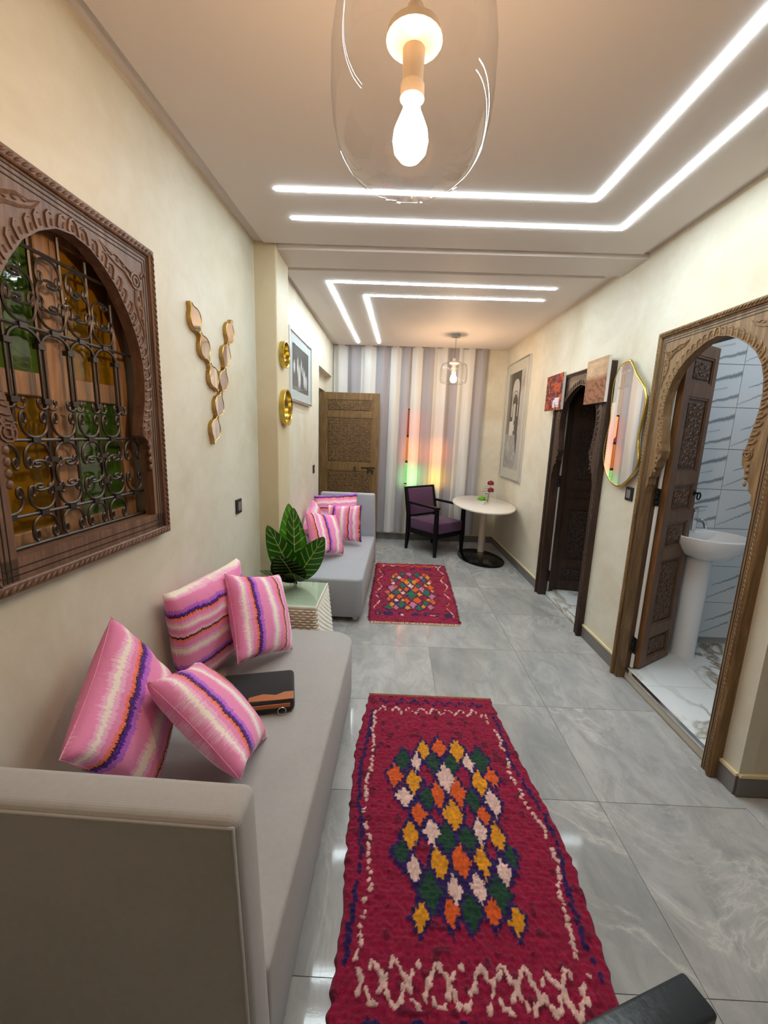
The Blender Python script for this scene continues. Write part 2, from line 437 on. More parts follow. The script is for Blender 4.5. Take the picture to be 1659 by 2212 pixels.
def structure(name, mb, mat, label, parent=None, **kw):
    o = mb.build(name, mat, parent, **kw)
    if parent is None: tag(o, label, None, None, 'structure')
    return o
def copy_tree(o, parent=None):
    c = o.copy(); COL.objects.link(c); c.parent = parent
    for ch in o.children: copy_tree(ch, c)
    return c
def rbox(a, b, w, seg=2):
    return MB().box(a, b), (w, seg, R(30))
def rounded_rect(x0, y0, x1, y1, rads, n=6):
    # rads: radius at (x0,y0),(x1,y0),(x1,y1),(x0,y1)
    out = []
    for (cx, cy, sx, sy, a0), r in zip(((x0, y0, 1, 1, PI), (x1, y0, -1, 1, 1.5*PI), (x1, y1, -1, -1, 0), (x0, y1, 1, -1, 0.5*PI)), rads):
        for k in range(n+1):
            a = a0 + 0.5*PI*k/n; out.append((cx + sx*r + r*math.cos(a), cy + sy*r + r*math.sin(a)))
    return out
def bar(mb, a, b, w, h):
    # rectangular bar between two points (mostly horizontal or upright)
    a, b = Vector(a), Vector(b); t = (b-a).normalized()
    ref = Vector((0, 0, 1)) if abs(t.z) < 0.9 else Vector((0, 1, 0))
    u = t.cross(ref).normalized(); v = u.cross(t).normalized()
    vs = []
    for p in (a, b):
        for sx, sy in ((-1, -1), (1, -1), (1, 1), (-1, 1)): vs.append(p + u*sx*w/2 + v*sy*h/2)
    return mb.add(vs, [(0, 1, 2, 3), (7, 6, 5, 4), (0, 4, 5, 1), (1, 5, 6, 2), (2, 6, 7, 3), (3, 7, 4, 0)])
def tri(x): return abs((x % 1.0)*2 - 1)
def hsh(i, j, k=0):
    x = math.sin(i*127.1 + j*311.7 + k*74.7)*43758.5453
    return x - math.floor(x)

# room frames: along-wall direction, position helpers
LA = R(1.6); LD = Vector((math.sin(LA), math.cos(LA), 0)); LN = Vector((math.cos(LA), -math.sin(LA), 0)); LP = Vector((-0.972, 3.0, 0)); LROT = PI/2 - LA
def LW(s, z=0.0, u=0.0): return LP + LD*s + LN*u + Vector((0, 0, z))
RB = Vector((1.655, 1.697, 0)); RD = Vector((-0.01572, 0.99988, 0)); RN = Vector((-0.99988, -0.01572, 0)); RROT = math.atan2(-RD.y, -RD.x)
def RW(s, z=0.0, u=0.0): return RB + RD*s + RN*u + Vector((0, 0, z))
# ================================================================ STRUCTURE
ZC = 2.825          # ceiling slab underside
ZP = 2.80           # dropped panels
# floor with single tiles
fl = structure('floor', MB().box((-1.25, -1.75, -0.06), (3.35, 6.4, -0.006)), 'grout', 'grey polished marble tile floor of the long sitting room')
TX, TY = 0.66, 0.665
tile_me = MB().box((0.0011, 0.0011, -0.006), (TX-0.0011, TY-0.0011, 0.0)).mesh('tile', 'floor_marble')
for i in range(-4, 4):
    for j in range(-5, 9):
        x0, y0 = 0.99 + i*TX, 0.955 + j*TY
        if x0 + TX < -1.2 or x0 > 3.3 or y0 + TY < -1.7 or y0 > 6.35: continue
        if x0 > 1.6 and y0 > 1.6: continue
        link('tile', tile_me, fl, Matrix.Translation((x0, y0, 0)))
# ceiling
structure('ceiling', MB().box((-1.3, -1.8, ZC), (3.4, 6.6, ZC+0.1)), 'ceiling_paint', 'white painted ceiling above the dropped panels')
p1 = MB().prism_xy([(-1.035, -1.55), (-0.898, 2.97), (1.577, 2.99), (1.6, 1.66), (3.1, 1.66), (3.1, -1.55)], ZP, ZC+0.002)
structure('ceiling_panel', p1, 'ceiling_paint', 'dropped white ceiling panel over the near sofa', bevel=(0.004, 1, R(30)))
p2 = MB().prism_xy([(-0.874, 3.42), (-0.818, 6.07), (1.50, 6.07), (1.545, 3.42)], ZP, ZC+0.002)
structure('ceiling_panel', p2, 'ceiling_paint', 'dropped white ceiling panel in front of the curtains', bevel=(0.004, 1, R(30)))
structure('trim_1', MB().box((-0.83, 3.025, 2.788), (1.64, 3.335, ZC+0.002)), 'ceiling_paint', 'white boxed beam crossing the ceiling between the two panels', bevel=(0.004, 1, R(30)))

# left wall with window opening
s0, s1, wz0, wz1 = -2.0, -1.28, 1.19, 2.21
b = MB().box((-4.7, 0, -0.02), (s0, 0.16, ZC+0.02)).box((s1, 0, -0.02), (0.02, 0.16, ZC+0.02)).box((s0, 0, -0.02), (s1, 0.16, wz0)).box((s0, 0, wz1), (s1, 0.16, ZC+0.02))
wl = structure('wall_left', b, 'plaster', 'cream plastered wall behind the near sofa'); wl.location = LP; wl.rotation_euler.z = LROT
structure('wall_pilaster', MB().box((-1.06, 3.0, 0), (-0.825, 3.33, ZC+0.01)), 'plaster_ochre', 'ochre plastered pilaster beside the side table', bevel=(0.008, 2, R(30)))
b = MB().box((-1.08, 3.33, -0.02), (-0.905, 5.08, ZC+0.02)).box((-1.08, 6.1, -0.02), (-0.905, 6.3, ZC+0.02)).box((-1.08, 5.08, 2.37), (-0.905, 6.1, ZC+0.02)).box((-1.08, 5.08, 2.17), (-1.0, 6.1, 2.37))
structure('wall_left_rear', b, 'plaster', 'cream plastered wall behind the far sofa with the doorway')
structure('wall_niche', MB().box((-2.1, 4.9, -0.02), (-2.0, 6.3, 2.6)).box((-2.1, 4.9, -0.02), (-1.08, 5.0, 2.6)).box((-2.1, 6.2, -0.02), (-1.08, 6.3, 2.6)).box((-2.1, 4.9, 2.5), (-1.08, 6.3, 2.6)).box((-2.1, 4.9, -0.05), (-1.08, 6.3, 0.0)), 'plaster_ochre', 'dim passage behind the open carved door')
# far wall with window opening
fx0, fx1, fz0, fz1 = 0.10, 0.86, 0.86, 1.98
b = MB().box((-1.08, 6.26, -0.02), (fx0, 6.42, ZC+0.02)).box((fx1, 6.26, -0.02), (1.9, 6.42, ZC+0.02)).box((fx0, 6.26, -0.02), (fx1, 6.42, fz0)).box((fx0, 6.26, fz1), (fx1, 6.42, ZC+0.02))
structure('wall_far', b, 'plaster', 'cream plastered end wall behind the curtains')
# right wall with two door openings (local x = -s)
L = 4.6
def hole(mb, a, b_, top, x0, x1):
    mb.box((x0, 0, -0.02), (-b_, 0.12, ZC+0.02)); mb.box((-b_, 0, top), (-a, 0.12, ZC+0.02)); return -a
mb = MB(); x = hole(mb, 1.60, 2.49, 2.13, -L, 0); x = hole(mb, 0.155, 0.98, 2.2, x, 0); mb.box((x, 0, -0.02), (0, 0.12, ZC+0.02))
wr = structure('wall_right', mb, 'plaster', 'cream plastered wall with two carved doorways and the wavy mirror'); wr.location = RB; wr.rotation_euler.z = RROT
structure('wall_passage', MB().box((1.655, 1.698, -0.02), (3.3, 1.80, ZC+0.02)), 'plaster', 'plastered wall turning the corner beside the bathroom doorway')
structure('wall_side', MB().box((3.2, -1.7, -0.02), (3.35, 1.75, ZC+0.02)), 'plaster', 'plastered side wall of the passage')
structure('wall_back', MB().box((-1.3, -1.75, -0.02), (3.35, -1.6, ZC+0.02)), 'plaster', 'plastered wall at the back of the room')
# baseboards
def skirt(name, pts, label, n):
    mb = MB(); mc = MB()
    for a, c, nn in pts:
        a, c, nn = Vector(a), Vector(c), Vector(nn)
        for m, t, z0, z1 in ((mb, 0.011, 0.0, 0.098), (mc, 0.014, 0.098, 0.112)):
            q = [a, c, c+nn*t, a+nn*t]; vs = [(p.x, p.y, z0) for p in q] + [(p.x, p.y, z1) for p in q]
            m.add(vs, [(0,1,2,3),(4,5,6,7),(0,1,5,4),(1,2,6,5),(2,3,7,6),(3,0,4,7)])
    o = structure(name, mb, 'baseboard_tile', label); mc.build('cap_strip', 'baseboard_cap', o)
skirt('baseboard_right', [(RW(0), RW(0.094), RN), (RW(1.03), RW(1.535), RN), (RW(2.55), RW(4.56), RN)], 'grey tile baseboard along the wall of the two doorways', 0)
skirt('baseboard_passage', [((1.655, 1.698, 0), (3.2, 1.698, 0), (0, -1, 0))], 'grey tile baseboard round the passage corner', 1)
skirt('baseboard_far', [((-0.905, 6.26, 0), (1.59, 6.26, 0), (0, -1, 0))], 'grey tile baseboard below the curtains', 2)
skirt('baseboard_left', [(LW(-4.6), LW(0), LN)], 'grey tile baseboard behind the near sofa', 3)

# ---------------------------------------------------------------- bathroom and dark room behind the right wall
X0 = 1.80
structure('floor_bath', MB().box((1.66, 1.80, 0.0), (3.2, 3.2, 0.064)), 'riser_beige', 'raised bathroom floor with beige riser and white marble tiles')
fb = bpy.data.objects['floor_bath']
bt = MB().box((0.001, 0.001, 0), (0.459, 0.599, 0.008)).mesh('tile', 'bath_floor_marble')
for i in range(3):
    for j in range(3):
        link('tile', bt, fb, Matrix.Translation((1.668 + i*0.46, 1.842 + j*0.6 - 0.0*(i % 2), 0.064)))
structure('trim_2', MB().box((1.645, 1.855, 0.062), (1.668, 2.66, 0.075)), 'chrome', 'chrome edge strip on the bathroom step')
wb = structure('wall_bath', MB().box((1.78, 3.066, 0), (3.2, 3.16, 2.7)), 'grout', 'bathroom wall of pale grey veined tiles behind the basin')
TW, TH = 0.60, 0.289
def vein_col(u, v):
    base = srgb(212, 217, 221)
    def seg(x0, y0, x1, y1, wd, dark):
        if u < x0 or u > x1: return 0.0
        t = (u-x0)/(x1-x0); y = y0 + (y1-y0)*t + 0.010*math.sin(u*31+y0*9)*math.sin(u*13) + 0.02*(hsh(int(u*60), 1)-0.5)
        w_ = wd*(0.25 + 0.75*t); d = abs(v-y)
        return dark*(1-d/w_)**0.5 if d < w_ else 0.0
    m = max(seg(0.5, 0.50, 1.0, 0.80, 0.075, 0.9), seg(0.55, 0.03, 1.0, 0.28, 0.06, 0.85), seg(0.0, 0.06, 0.40, 0.46, 0.035, 0.8), seg(0.10, 0.46, 0.5, 0.84, 0.05, 0.85), seg(0.62, 0.36, 0.86, 0.46, 0.02, 0.6))
    c = srgb(98, 110, 120)
    return tuple(base[i]*(1-m) + c[i]*m for i in range(3))
nx, ny = 110, 50
g = MB().grid(nx, ny, lambda a, c: (0.0015 + a*(TW-0.003), 0, 0.0015 + c*(TH-0.003)))
cols = [vein_col(i/(nx-1), j/(ny-1)) for j in range(ny) for i in range(nx)]
k0 = len(g.v); g.box((0.0015, 0.0001, 0.0015), (TW-0.0015, 0.009, TH-0.0015)); cols += [srgb(212, 217, 221)]*(len(g.v)-k0)
attr_mat('bath_tile_print', 0.15)
wt = g.mesh('tile', 'bath_tile_print', cols=cols)
for i, xx in enumerate((1.805, 2.405, 3.005)):
    for j in range(1, 10):
        link('tile', wt, wb, Matrix.Translation((xx, 3.057, 0.125 + (j-1)*0.29)))
structure('wall_bath_side', MB().box((3.1, 1.8, 0), (3.2, 3.06, 2.7)).box((1.78, 1.802, 0), (3.2, 1.84, 2.7)), 'bath_plaster', 'pale side walls of the bathroom')
structure('ceiling_bath', MB().box((1.76, 1.8, 2.62), (3.2, 3.2, 2.7)), 'bath_plaster', 'white bathroom ceiling')
structure('floor_room', MB().box((1.66, 3.2, 0.0), (3.2, 4.6, 0.04)), 'bath_floor_marble', 'white marble floor behind the dark doorway')
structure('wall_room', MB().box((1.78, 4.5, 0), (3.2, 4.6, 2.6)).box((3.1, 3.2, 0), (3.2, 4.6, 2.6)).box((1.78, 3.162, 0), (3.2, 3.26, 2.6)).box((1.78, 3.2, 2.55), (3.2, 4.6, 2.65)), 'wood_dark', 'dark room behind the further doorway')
lamp = thing('bath_fill_light', 'round white light added on the bathroom ceiling in place of daylight', 'lamp', (2.45, 2.4, 2.62))  # added out of view, stands in for the bathroom's cool daylight
MB().lathe([(0, 0), (0.16, 0), (0.16, -0.02), (0, -0.02)], 24).build('rim', 'chrome', lamp)
MB().lathe([(0, -0.021), (0.15, -0.021), (0.14, -0.05), (0, -0.06)], 24).build('diffuser', 'bath_fill_glow', lamp, smooth=40)

# ================================================================ CARVED DOOR / WINDOW FRAMES
def uband(ho, z0, z1, w_):   # U shaped band following the outer edge
    return [(-ho, z0), (-ho, z1), (ho, z1), (ho, z0), (ho-w_, z0), (ho-w_, z1-w_), (-ho+w_, z1-w_), (-ho+w_, z0)]
def beads(mb, pts, step, r, y, tilt):
    for (a, c) in zip(pts, pts[1:]):
        a, c = Vector(a), Vector(c); n = max(1, int((c-a).length/step)); d = (c-a).normalized()
        ang = math.atan2(d.y, d.x)
        for i in range(n):
            p = a + (c-a)*((i+0.5)/n)
            M = Matrix.Rotation(-(ang+tilt), 3, 'Y')
            mb.ball((p.x, y, p.y), (r*1.9, r*0.8, r*0.62), 6, 4, M)
def ornament(mb, cx, cz, sx, sz, y, k=1.0):
    # spandrel carving: rosette with two horn-like leaves
    def P(pts, r): mb.tube([(cx + sx*a*k, y, cz + sz*c*k) for a, c in pts], [q*k for q in r], 5)
    P([(-0.02, -0.012), (-0.05, 0.012), (-0.09, 0.02), (-0.13, 0.035), (-0.155, 0.06)], [0.006, 0.005, 0.004, 0.003, 0.001])
    P([(-0.02, 0.02), (-0.05, 0.03), (-0.085, 0.045), (-0.12, 0.045), (-0.155, 0.06)], [0.006, 0.005, 0.004, 0.003, 0.001])
    P([(0.0, -0.03), (-0.004, -0.07), (0.01, -0.11), (0.03, -0.15), (0.035, -0.19)], [0.006, 0.005, 0.004, 0.003, 0.001])
    P([(0.03, -0.02), (0.036, -0.06), (0.03, -0.10), (0.036, -0.15), (0.035, -0.19)], [0.006, 0.005, 0.004, 0.003, 0.001])
    P([(0.028, 0.018), (0.04, 0.035), (0.052, 0.03), (0.058, 0.05)], [0.006, 0.005, 0.004, 0.002])
    for rr in (0.024, 0.012): mb.tube([(cx + sx*k*rr*math.cos(t), y, cz + sz*k*rr*math.sin(t)) for t in [2*PI*i/10 for i in range(10)]], 0.0045*k, 5, True)
    for i in range(4): mb.ball((cx + sx*k*(0.018 + 0.004*i), y, cz - sz*k*(0.05 + 0.03*i)), (0.006*k, 0.004, 0.008*k), 6, 4)
    for i in range(3): mb.ball((cx - sx*k*(0.055 + 0.026*i), y, cz + sz*k*(0.025 + 0.008*i)), (0.008*k, 0.004, 0.005*k), 6, 4)
def scallops(mb, prof, y, zmin, n_side, out=0.042):
    # overlapping feather curls along the arch
    pts = [Vector(p) for p in prof if p[1] >= zmin]
    Ls = [0]
    for a, c in zip(pts, pts[1:]): Ls.append(Ls[-1] + (c-a).length)
    for sgn in (1, -1):
        for i in range(n_side):
            t = Ls[-1]*(i+0.5)/n_side
            j = max(q for q in range(len(Ls)) if Ls[q] <= t); j = min(j, len(pts)-2)
            f = (t-Ls[j])/(Ls[j+1]-Ls[j]); p = pts[j].lerp(pts[j+1], f); d = (pts[j+1]-pts[j]).normalized(); nn = Vector((d.y, -d.x))
            if nn.x < 0 and p.x > 0.03: nn = -nn
            if nn.y < 0 and p.x < 0.03: nn = -nn
            path = [p + nn*0.006, p + nn*out*0.45 + d*0.004, p + nn*out*0.85 + d*0.012, p + nn*out + d*0.026, p + nn*out*0.8 + d*0.036]
            mb.tube([(sgn*q.x, y, q.y) for q in path], [0.005, 0.0055, 0.005, 0.0045, 0.002], 5)
            mb.tube([(sgn*q.x, y, q.y) for q in [p + nn*0.008 + d*0.02, p + nn*out*0.55 + d*0.028]], [0.003, 0.003], 4)
def arch_frame(T, ho, z0, z1, prof, mat, y_front, th, bottom=False, orn=1.0):
    W = 0.03
    poly = [(-ho+W*0.5, z0), (-ho+W*0.5, z1-W*0.5), (ho-W*0.5, z1-W*0.5), (ho-W*0.5, z0)] + list(prof) + [(-u, z) for u, z in reversed(prof[:-1])]
    MB().prism_xz(poly, y_front, y_front+th).build('arch_board', mat, T)
    ub = MB().prism_xz(uband(ho, z0, z1, W), y_front-0.012, y_front+th)
    if bottom: ub.box((-ho, y_front-0.012, z0-W), (ho, y_front+th, z0))
    ub.build('outer_moulding', mat, T, bevel=(0.004, 1, R(30)))
    for k, off in enumerate((0.037, 0.050, 0.064)):
        gb = MB().prism_xz([(x*(ho-off)/ho if abs(x) > 0 else x, z) for x, z in uband(ho, z0, z1-off, 0.0035)], y_front-0.0012, y_front+0.002)
        gb.build('groove_shade', 'groove_shade', T)  # thin dark strips on the board stand in for groove shade
    rp = MB(); o = ho-0.016
    path = [(-o, z0), (-o, z1-0.016), (o, z1-0.016), (o, z0)]
    beads(rp, path, 0.021, 0.0075, y_front-0.013, R(35))
    if bottom: beads(rp, [(-o, z0-0.016), (o, z0-0.016)], 0.021, 0.0075, y_front-0.013, R(35))
    rp.build('rope_carving', mat, T, smooth=50)
    sc = MB(); zf = prof[-1][1] - 0.62
    scallops(sc, prof, y_front-0.001, max(zf, prof[0][1]), 20); sc.build('arch_carving', mat, T, smooth=60)
    orr = MB()
    for sx in (1, -1): ornament(orr, sx*(ho-0.115), z1-0.145, sx, 1, y_front-0.001, orn)
    orr.build('corner_carving', mat, T, smooth=60)
    rs = MB(); fz = min(prof, key=lambda q: abs(q[1]-(prof[-1][1]-0.585)))
    for sx in (1, -1):
        c = (sx*(fz[0]+0.03), fz[1]+0.01)
        for rr in (0.024, 0.013): rs.tube([(c[0]+rr*math.cos(t), y_front-0.001, c[1]+rr*math.sin(t)) for t in [2*PI*i/10 for i in range(10)]], 0.0045, 5, True)
        for i in range(4): rs.ball((c[0]+sx*0.012, y_front, c[1]-0.045-0.03*i), (0.012, 0.005, 0.013), 6, 4)
    rs.build('rosette_carving', mat, T, smooth=60)

def door_prof(k, jamb, zj, apex):
    base = [(.393,0),(.393,1.29),(.383,1.33),(.372,1.345),(.372,1.385),(.352,1.40),(.345,1.435),(.318,1.455),(.312,1.49),(.29,1.515),(.284,1.555),(.297,1.60),(.312,1.68),(.326,1.76),(.327,1.83),(.315,1.90),(.29,1.965),(.25,2.02),(.20,2.062),(.14,2.098),(.07,2.128),(0,2.142)]
    return [(u*k, z*apex/2.142 if z > 0 else zj) for u, z in base]

def arabesque(mb, x0, x1, z0, z1, y, cell, r=0.0045):
    nx, nz = max(1, round((x1-x0)/cell)), max(1, round((z1-z0)/cell)); cx, cz = (x1-x0)/nx, (z1-z0)/nz
    k = min(cx, cz)
    for i in range(nx):
        for j in range(nz):
            a, c = x0+(i+0.5)*cx, z0+(j+0.5)*cz; sg = 1 if (i+j) % 2 else -1
            mb.tube([(a+0.17*k*math.cos(t), y, c+0.17*k*math.sin(t)) for t in [2*PI*q/9 for q in range(9)]], r, 4, True)
            for q in range(4):
                w_ = PI/4 + q*PI/2
                mb.tube([(a+k*rr*math.cos(w_+sg*dd), y, c+k*rr*math.sin(w_+sg*dd)) for rr, dd in ((0.17, 0), (0.34, 0.25), (0.50, 0.05), (0.60, -0.3), (0.52, -0.55), (0.42, -0.4))], [r, r*1.1, r*1.1, r, r*0.8, r*0.5], 4)
def leaf_door(T, wd, z0, z1, panels, mat, pmat, th=0.04, name='leaf', cell=0.075):
    # leaf in local x 0..wd, y 0..th (front at y=0), stiles and rails around recessed panels
    xs0, xs1 = panels[0][0], panels[0][1]
    fr = MB().box((0, 0, z0), (xs0, th, z1)).box((xs1, 0, z0), (wd, th, z1))
    zz = z0
    for (a, c, p0, p1) in sorted(panels, key=lambda p: p[2]):
        fr.box((xs0, 0, zz), (xs1, th, p0)); zz = p1
    fr.box((xs0, 0, zz), (xs1, th, z1))
    lf = fr.build(name, mat, T, bevel=None)
    for (a, c, p0, p1) in panels:
        m = 0.022
        pn = MB().box((a, 0.014, p0), (c, th-0.006, p1)).build('panel', mat, lf)
        mo = MB()
        mo.prism_xz([(a, p0), (c, p0), (c, p1), (a, p1), (a, p0+0.0001), (a+0.012, p0+0.012), (a+0.012, p1-0.012), (c-0.012, p1-0.012), (c-0.012, p0+0.012), (a+0.012, p0+0.0121)], 0.004, 0.015)
        mo.build('panel_moulding', mat, lf)
        if c-a > 2.5*m and p1-p0 > 2.5*m:
            MB().box((a+m+0.008, 0.006, p0+m+0.008), (c-m-0.008, 0.016, p1-m-0.008)).build('carved_field', pmat, lf, bevel=(0.004, 1, R(30)))
            ar = MB(); e = m + 0.018; arabesque(ar, a+e, c-e, p0+e, p1-e, 0.005, cell, 0.004 if cell < 0.09 else 0.005); ar.build('arabesque_carving', mat, lf, smooth=60)
    return lf
def hinge(T, x, y, z):
    mb = MB()
    for sx in (-1, 1):
        mb.box((x + sx*0.006 if sx > 0 else x-0.03, y-0.004, z-0.055), (x+0.03 if sx > 0 else x-0.006, y, z+0.055))
        for k in (-0.04, 0.04): mb.ball((x+sx*0.018, y-0.005, z+k), 0.006, 6, 4)
    for k in (-0.045, -0.015, 0.015, 0.045): mb.tube([(x, y-0.008, z+k-0.012), (x, y-0.008, z+k+0.012)], 0.008, 8)
    mb.build('hinge', 'dark_metal', T, smooth=40)

# bathroom doorway
sc_ = 0.557
D1 = thing('door_1', 'golden brown carved horseshoe-arch doorway of the bathroom', None, RW(sc_), RROT, kind='structure')
prof = door_prof(1.0, .393, 0.0, 2.142)
arch_frame(D1, 0.463, 0.0, 2.254, prof, 'wood_bath', -0.035, 0.05)
MB().box((-0.445, 0.015, 0.0), (-0.393, 0.11, 2.2)).box((0.393, 0.015, 0.0), (0.445, 0.11, 2.2)).box((-0.445, 0.015, 2.15), (0.445, 0.11, 2.2)).build('jamb', 'wood_jamb', D1)
MB().tube([(-0.384, 0.052, 0.085), (-0.384, 0.052, 2.1)], 0.0105, 8).build('white_pipe', 'canvas_edge', D1, smooth=40)
hz = Vector((1.738, 2.626, 0)); hf = Vector((2.063, 2.83, 0))
lw = 0.386
panels = [(0.07, 0.335, 0.135, 0.30), (0.07, 0.335, 0.375, 0.845), (0.07, 0.335, 0.92, 1.095), (0.07, 0.335, 1.165, 1.345), (0.07, 0.335, 1.42, 1.89), (0.07, 0.335, 1.97, 2.135)]
inv = (Matrix.Translation(RW(sc_)) @ Matrix.Rotation(RROT, 4, 'Z')).inverted()
ang = math.atan2(hf.y-hz.y, hf.x-hz.x)
lf = leaf_door(D1, lw, 0.085, 2.205, panels, 'wood_leaf', 'carved_leaf')
lf.matrix_local = inv @ Matrix.Translation(hz) @ Matrix.Rotation(ang, 4, 'Z')
MB().box((-0.007, 0.0, 0.085), (0.001, 0.042, 2.205)).build('pine_edge', 'wood_pine', lf)
kn = MB().tube([(lw-0.03, -0.002, 1.28), (lw-0.03, -0.03, 1.28)], 0.007, 8); kn.tube([(lw-0.03+0.024*math.cos(t), -0.03, 1.262+0.024*math.sin(t)) for t in [2*PI*i/14 for i in range(14)]], 0.005, 6, True)
kn.ball((lw-0.03, -0.004, 1.28), (0.02, 0.006, 0.02)); kn.build('ring_knob', 'dark_metal', lf, smooth=50)
for z in (1.265, 0.25): hinge(D1, -0.384, 0.045, z)

# further doorway, darker
s2 = 2.041
D2 = thing('door_2', 'dark brown carved horseshoe-arch doorway beyond the wavy mirror', None, RW(s2), RROT, kind='structure')
prof2 = door_prof(1.06, .42, 0.0, 2.072)
arch_frame(D2, 0.503, 0.0, 2.19, prof2, 'wood_dark', -0.035, 0.05)
MB().box((-0.48, 0.015, 0.0), (-0.418, 0.11, 2.13)).box((0.418, 0.015, 0.0), (0.48, 0.11, 2.13)).build('jamb', 'wood_dark', D2)
MB().tube([(-0.40, 0.05, 0.045), (-0.40, 0.05, 2.0)], 0.009, 8).build('grey_pipe', 'lamp_grey', D2, smooth=40)
pan2 = [(0.07, 0.70, 0.14, 0.30), (0.07, 0.70, 0.37, 0.92), (0.07, 0.70, 1.0, 1.12), (0.07, 0.70, 1.19, 1.72), (0.07, 0.70, 1.80, 1.96)]
lf2 = leaf_door(D2, 0.78, 0.05, 2.05, pan2, 'wood_dark', 'carved_dark')
inv2 = (Matrix.Translation(RW(s2)) @ Matrix.Rotation(RROT, 4, 'Z')).inverted()
lf2.matrix_local = inv2 @ Matrix.Translation((1.73, 4.23, 0)) @ Matrix.Rotation(math.atan2(-0.082, 0.345), 4, 'Z')
for z in (1.2, 0.22): hinge(D2, -0.40, 0.045, z)

# open carved door at the far end
D3 = thing('door_3', 'open light brown carved wooden door leaf in front of the curtain', None, (-1.04, 5.95, 0), 0.0, kind='structure')
pw = 0.833
lf3 = leaf_door(D3, pw, 0.03, 2.147, [(0.085, pw-0.085, 1.88, 2.06), (0.085, pw-0.085, 1.17, 1.815), (0.085, pw-0.085, 0.62, 1.07), (0.085, pw-0.085, 0.12, 0.54)], 'wood_far', 'carved_far', 0.045, cell=0.105)
bt_ = MB().box((pw-0.24, -0.012, 1.108), (pw-0.04, 0.0, 1.122)).box((pw-0.15, -0.014, 1.03), (pw-0.135, 0.0, 1.12)).box((pw-0.14, -0.01, 1.075), (pw-0.075, 0, 1.087)).box((pw-0.085, -0.012, 1.02), (pw-0.065, 0, 1.08))
bt_.build('bolt', 'dark_metal', lf3)
kr = MB().tube([(pw-0.33+0.02*math.cos(t), -0.012, 1.10+0.02*math.sin(t)) for t in [2*PI*i/14 for i in range(14)]], 0.0045, 6, True); kr.ball((pw-0.33, -0.006, 1.125), 0.009)
kr.build('ring_knocker', 'dark_metal', lf3, smooth=50)

# ================================================================ WINDOW WITH IRON GRILLE
SW = -1.6385
W1 = thing('window_1', 'carved horseshoe-arch wooden window with iron grille and amber and green panes', None, LW(SW), LROT, kind='structure')
wp = [(.3135,1.238),(.3135,1.46),(.3095,1.505),(.2985,1.54),(.2745,1.552),(.2645,1.561),(.2685,1.585),(.2785,1.63),(.2945,1.69),(.3025,1.77),(.2995,1.83),(.2885,1.88),(.2665,1.94),(.2345,1.998),(.1815,2.069),(.1245,2.115),(.0645,2.147),(0,2.158)]
arch_frame(W1, 0.40, 1.178, 2.27, [(0.3135, 1.178)] + wp, 'wood_window', -0.03, 0.042, bottom=True, orn=1.12)
MB().box((-0.385, -0.03, 1.165), (0.385, 0.03, 1.238)).build('bottom_rail', 'wood_window', W1)
for z in (1.192, 1.212): MB().box((-0.36, -0.0312, z-0.0016), (0.36, -0.029, z+0.0016)).build('groove_shade', 'groove_shade', W1)  # dark strips on the rail, again painted groove shade
# sash
ys = 0.062
sash = MB().box((-0.335, ys, 1.2), (-0.28, ys+0.035, 2.2)).box((0.28, ys, 1.2), (0.335, ys+0.035, 2.2)).box((-0.056, ys-0.012, 1.2), (0.0, ys+0.035, 2.2)).box((0.0, ys, 1.2), (0.052, ys+0.035, 2.2))
for x0, x1 in ((-0.28, -0.056), (0.052, 0.28)):
    sash.box((x0, ys, 1.2), (x1, ys+0.035, 1.275)).box((x0, ys, 1.675), (x1, ys+0.035, 1.745)).box((x0, ys, 2.15), (x1, ys+0.035, 2.2))
sash.build('sash', 'wood_sash', W1, bevel=(0.004, 1, R(30)))
for x0, x1, z0, z1, m in ((-0.28, -0.056, 1.275, 1.675, 'stained_amber'), (-0.28, -0.056, 1.745, 2.15, 'stained_green'), (0.052, 0.28, 1.275, 1.675, 'stained_green'), (0.052, 0.28, 1.745, 2.15, 'stained_amber')):
    MB().box((x0, ys+0.014, z0), (x1, ys+0.02, z1)).build('pane', m, W1)
MB().box((-0.36, 0.12, 1.19), (0.36, 0.155, 2.21)).build('dark_backing', 'wood_dark', W1)  # added dark sheet standing in for the dim room beyond
# grille
yg = 0.022
def halfw(z):
    for (u0, z0), (u1, z1) in zip(wp, wp[1:]):
        if z0 <= z <= z1: return u0 + (u1-u0)*(z-z0)/max(1e-6, z1-z0)
    return 0.0
for z in (1.246, 1.335, 1.548, 1.862, 2.078):
    h = halfw(z)+0.012; MB().tube([(-h, yg, z), (h, yg, z)], 0.0055, 6).build('grille_bar', 'iron', W1, smooth=50)
for u in (-0.214, -0.107, 0.0, 0.107, 0.214):
    top = max(z for z in [1.5 + 0.01*i for i in range(66)] if halfw(z) > abs(u)+0.004)
    lo = 1.24 if abs(abs(u)-0.107) < 0.01 else 1.335 if u == 0 else 1.548
    MB().tube([(u, yg+0.004, lo), (u, yg+0.004, top)], 0.0055, 6).build('grille_bar', 'iron', W1, smooth=50)
    for du in (-0.0085, 0.0085):
        MB().tube([(u+du, yg-0.002, 1.655), (u+du, yg-0.002, min(1.815, top))], 0.004, 5).build('grille_rod', 'iron', W1, smooth=50)
col_me = MB().box((-0.013, -0.009, -0.0075), (0.013, 0.011, 0.0075)).mesh('collar', 'iron')
def collar(u, z): link('collar', col_me, W1, Matrix.Translation((u, yg, z)))
for u in (-0.214, -0.107, 0.0, 0.107, 0.214):
    for z in (1.66, 1.815): collar(u, z)
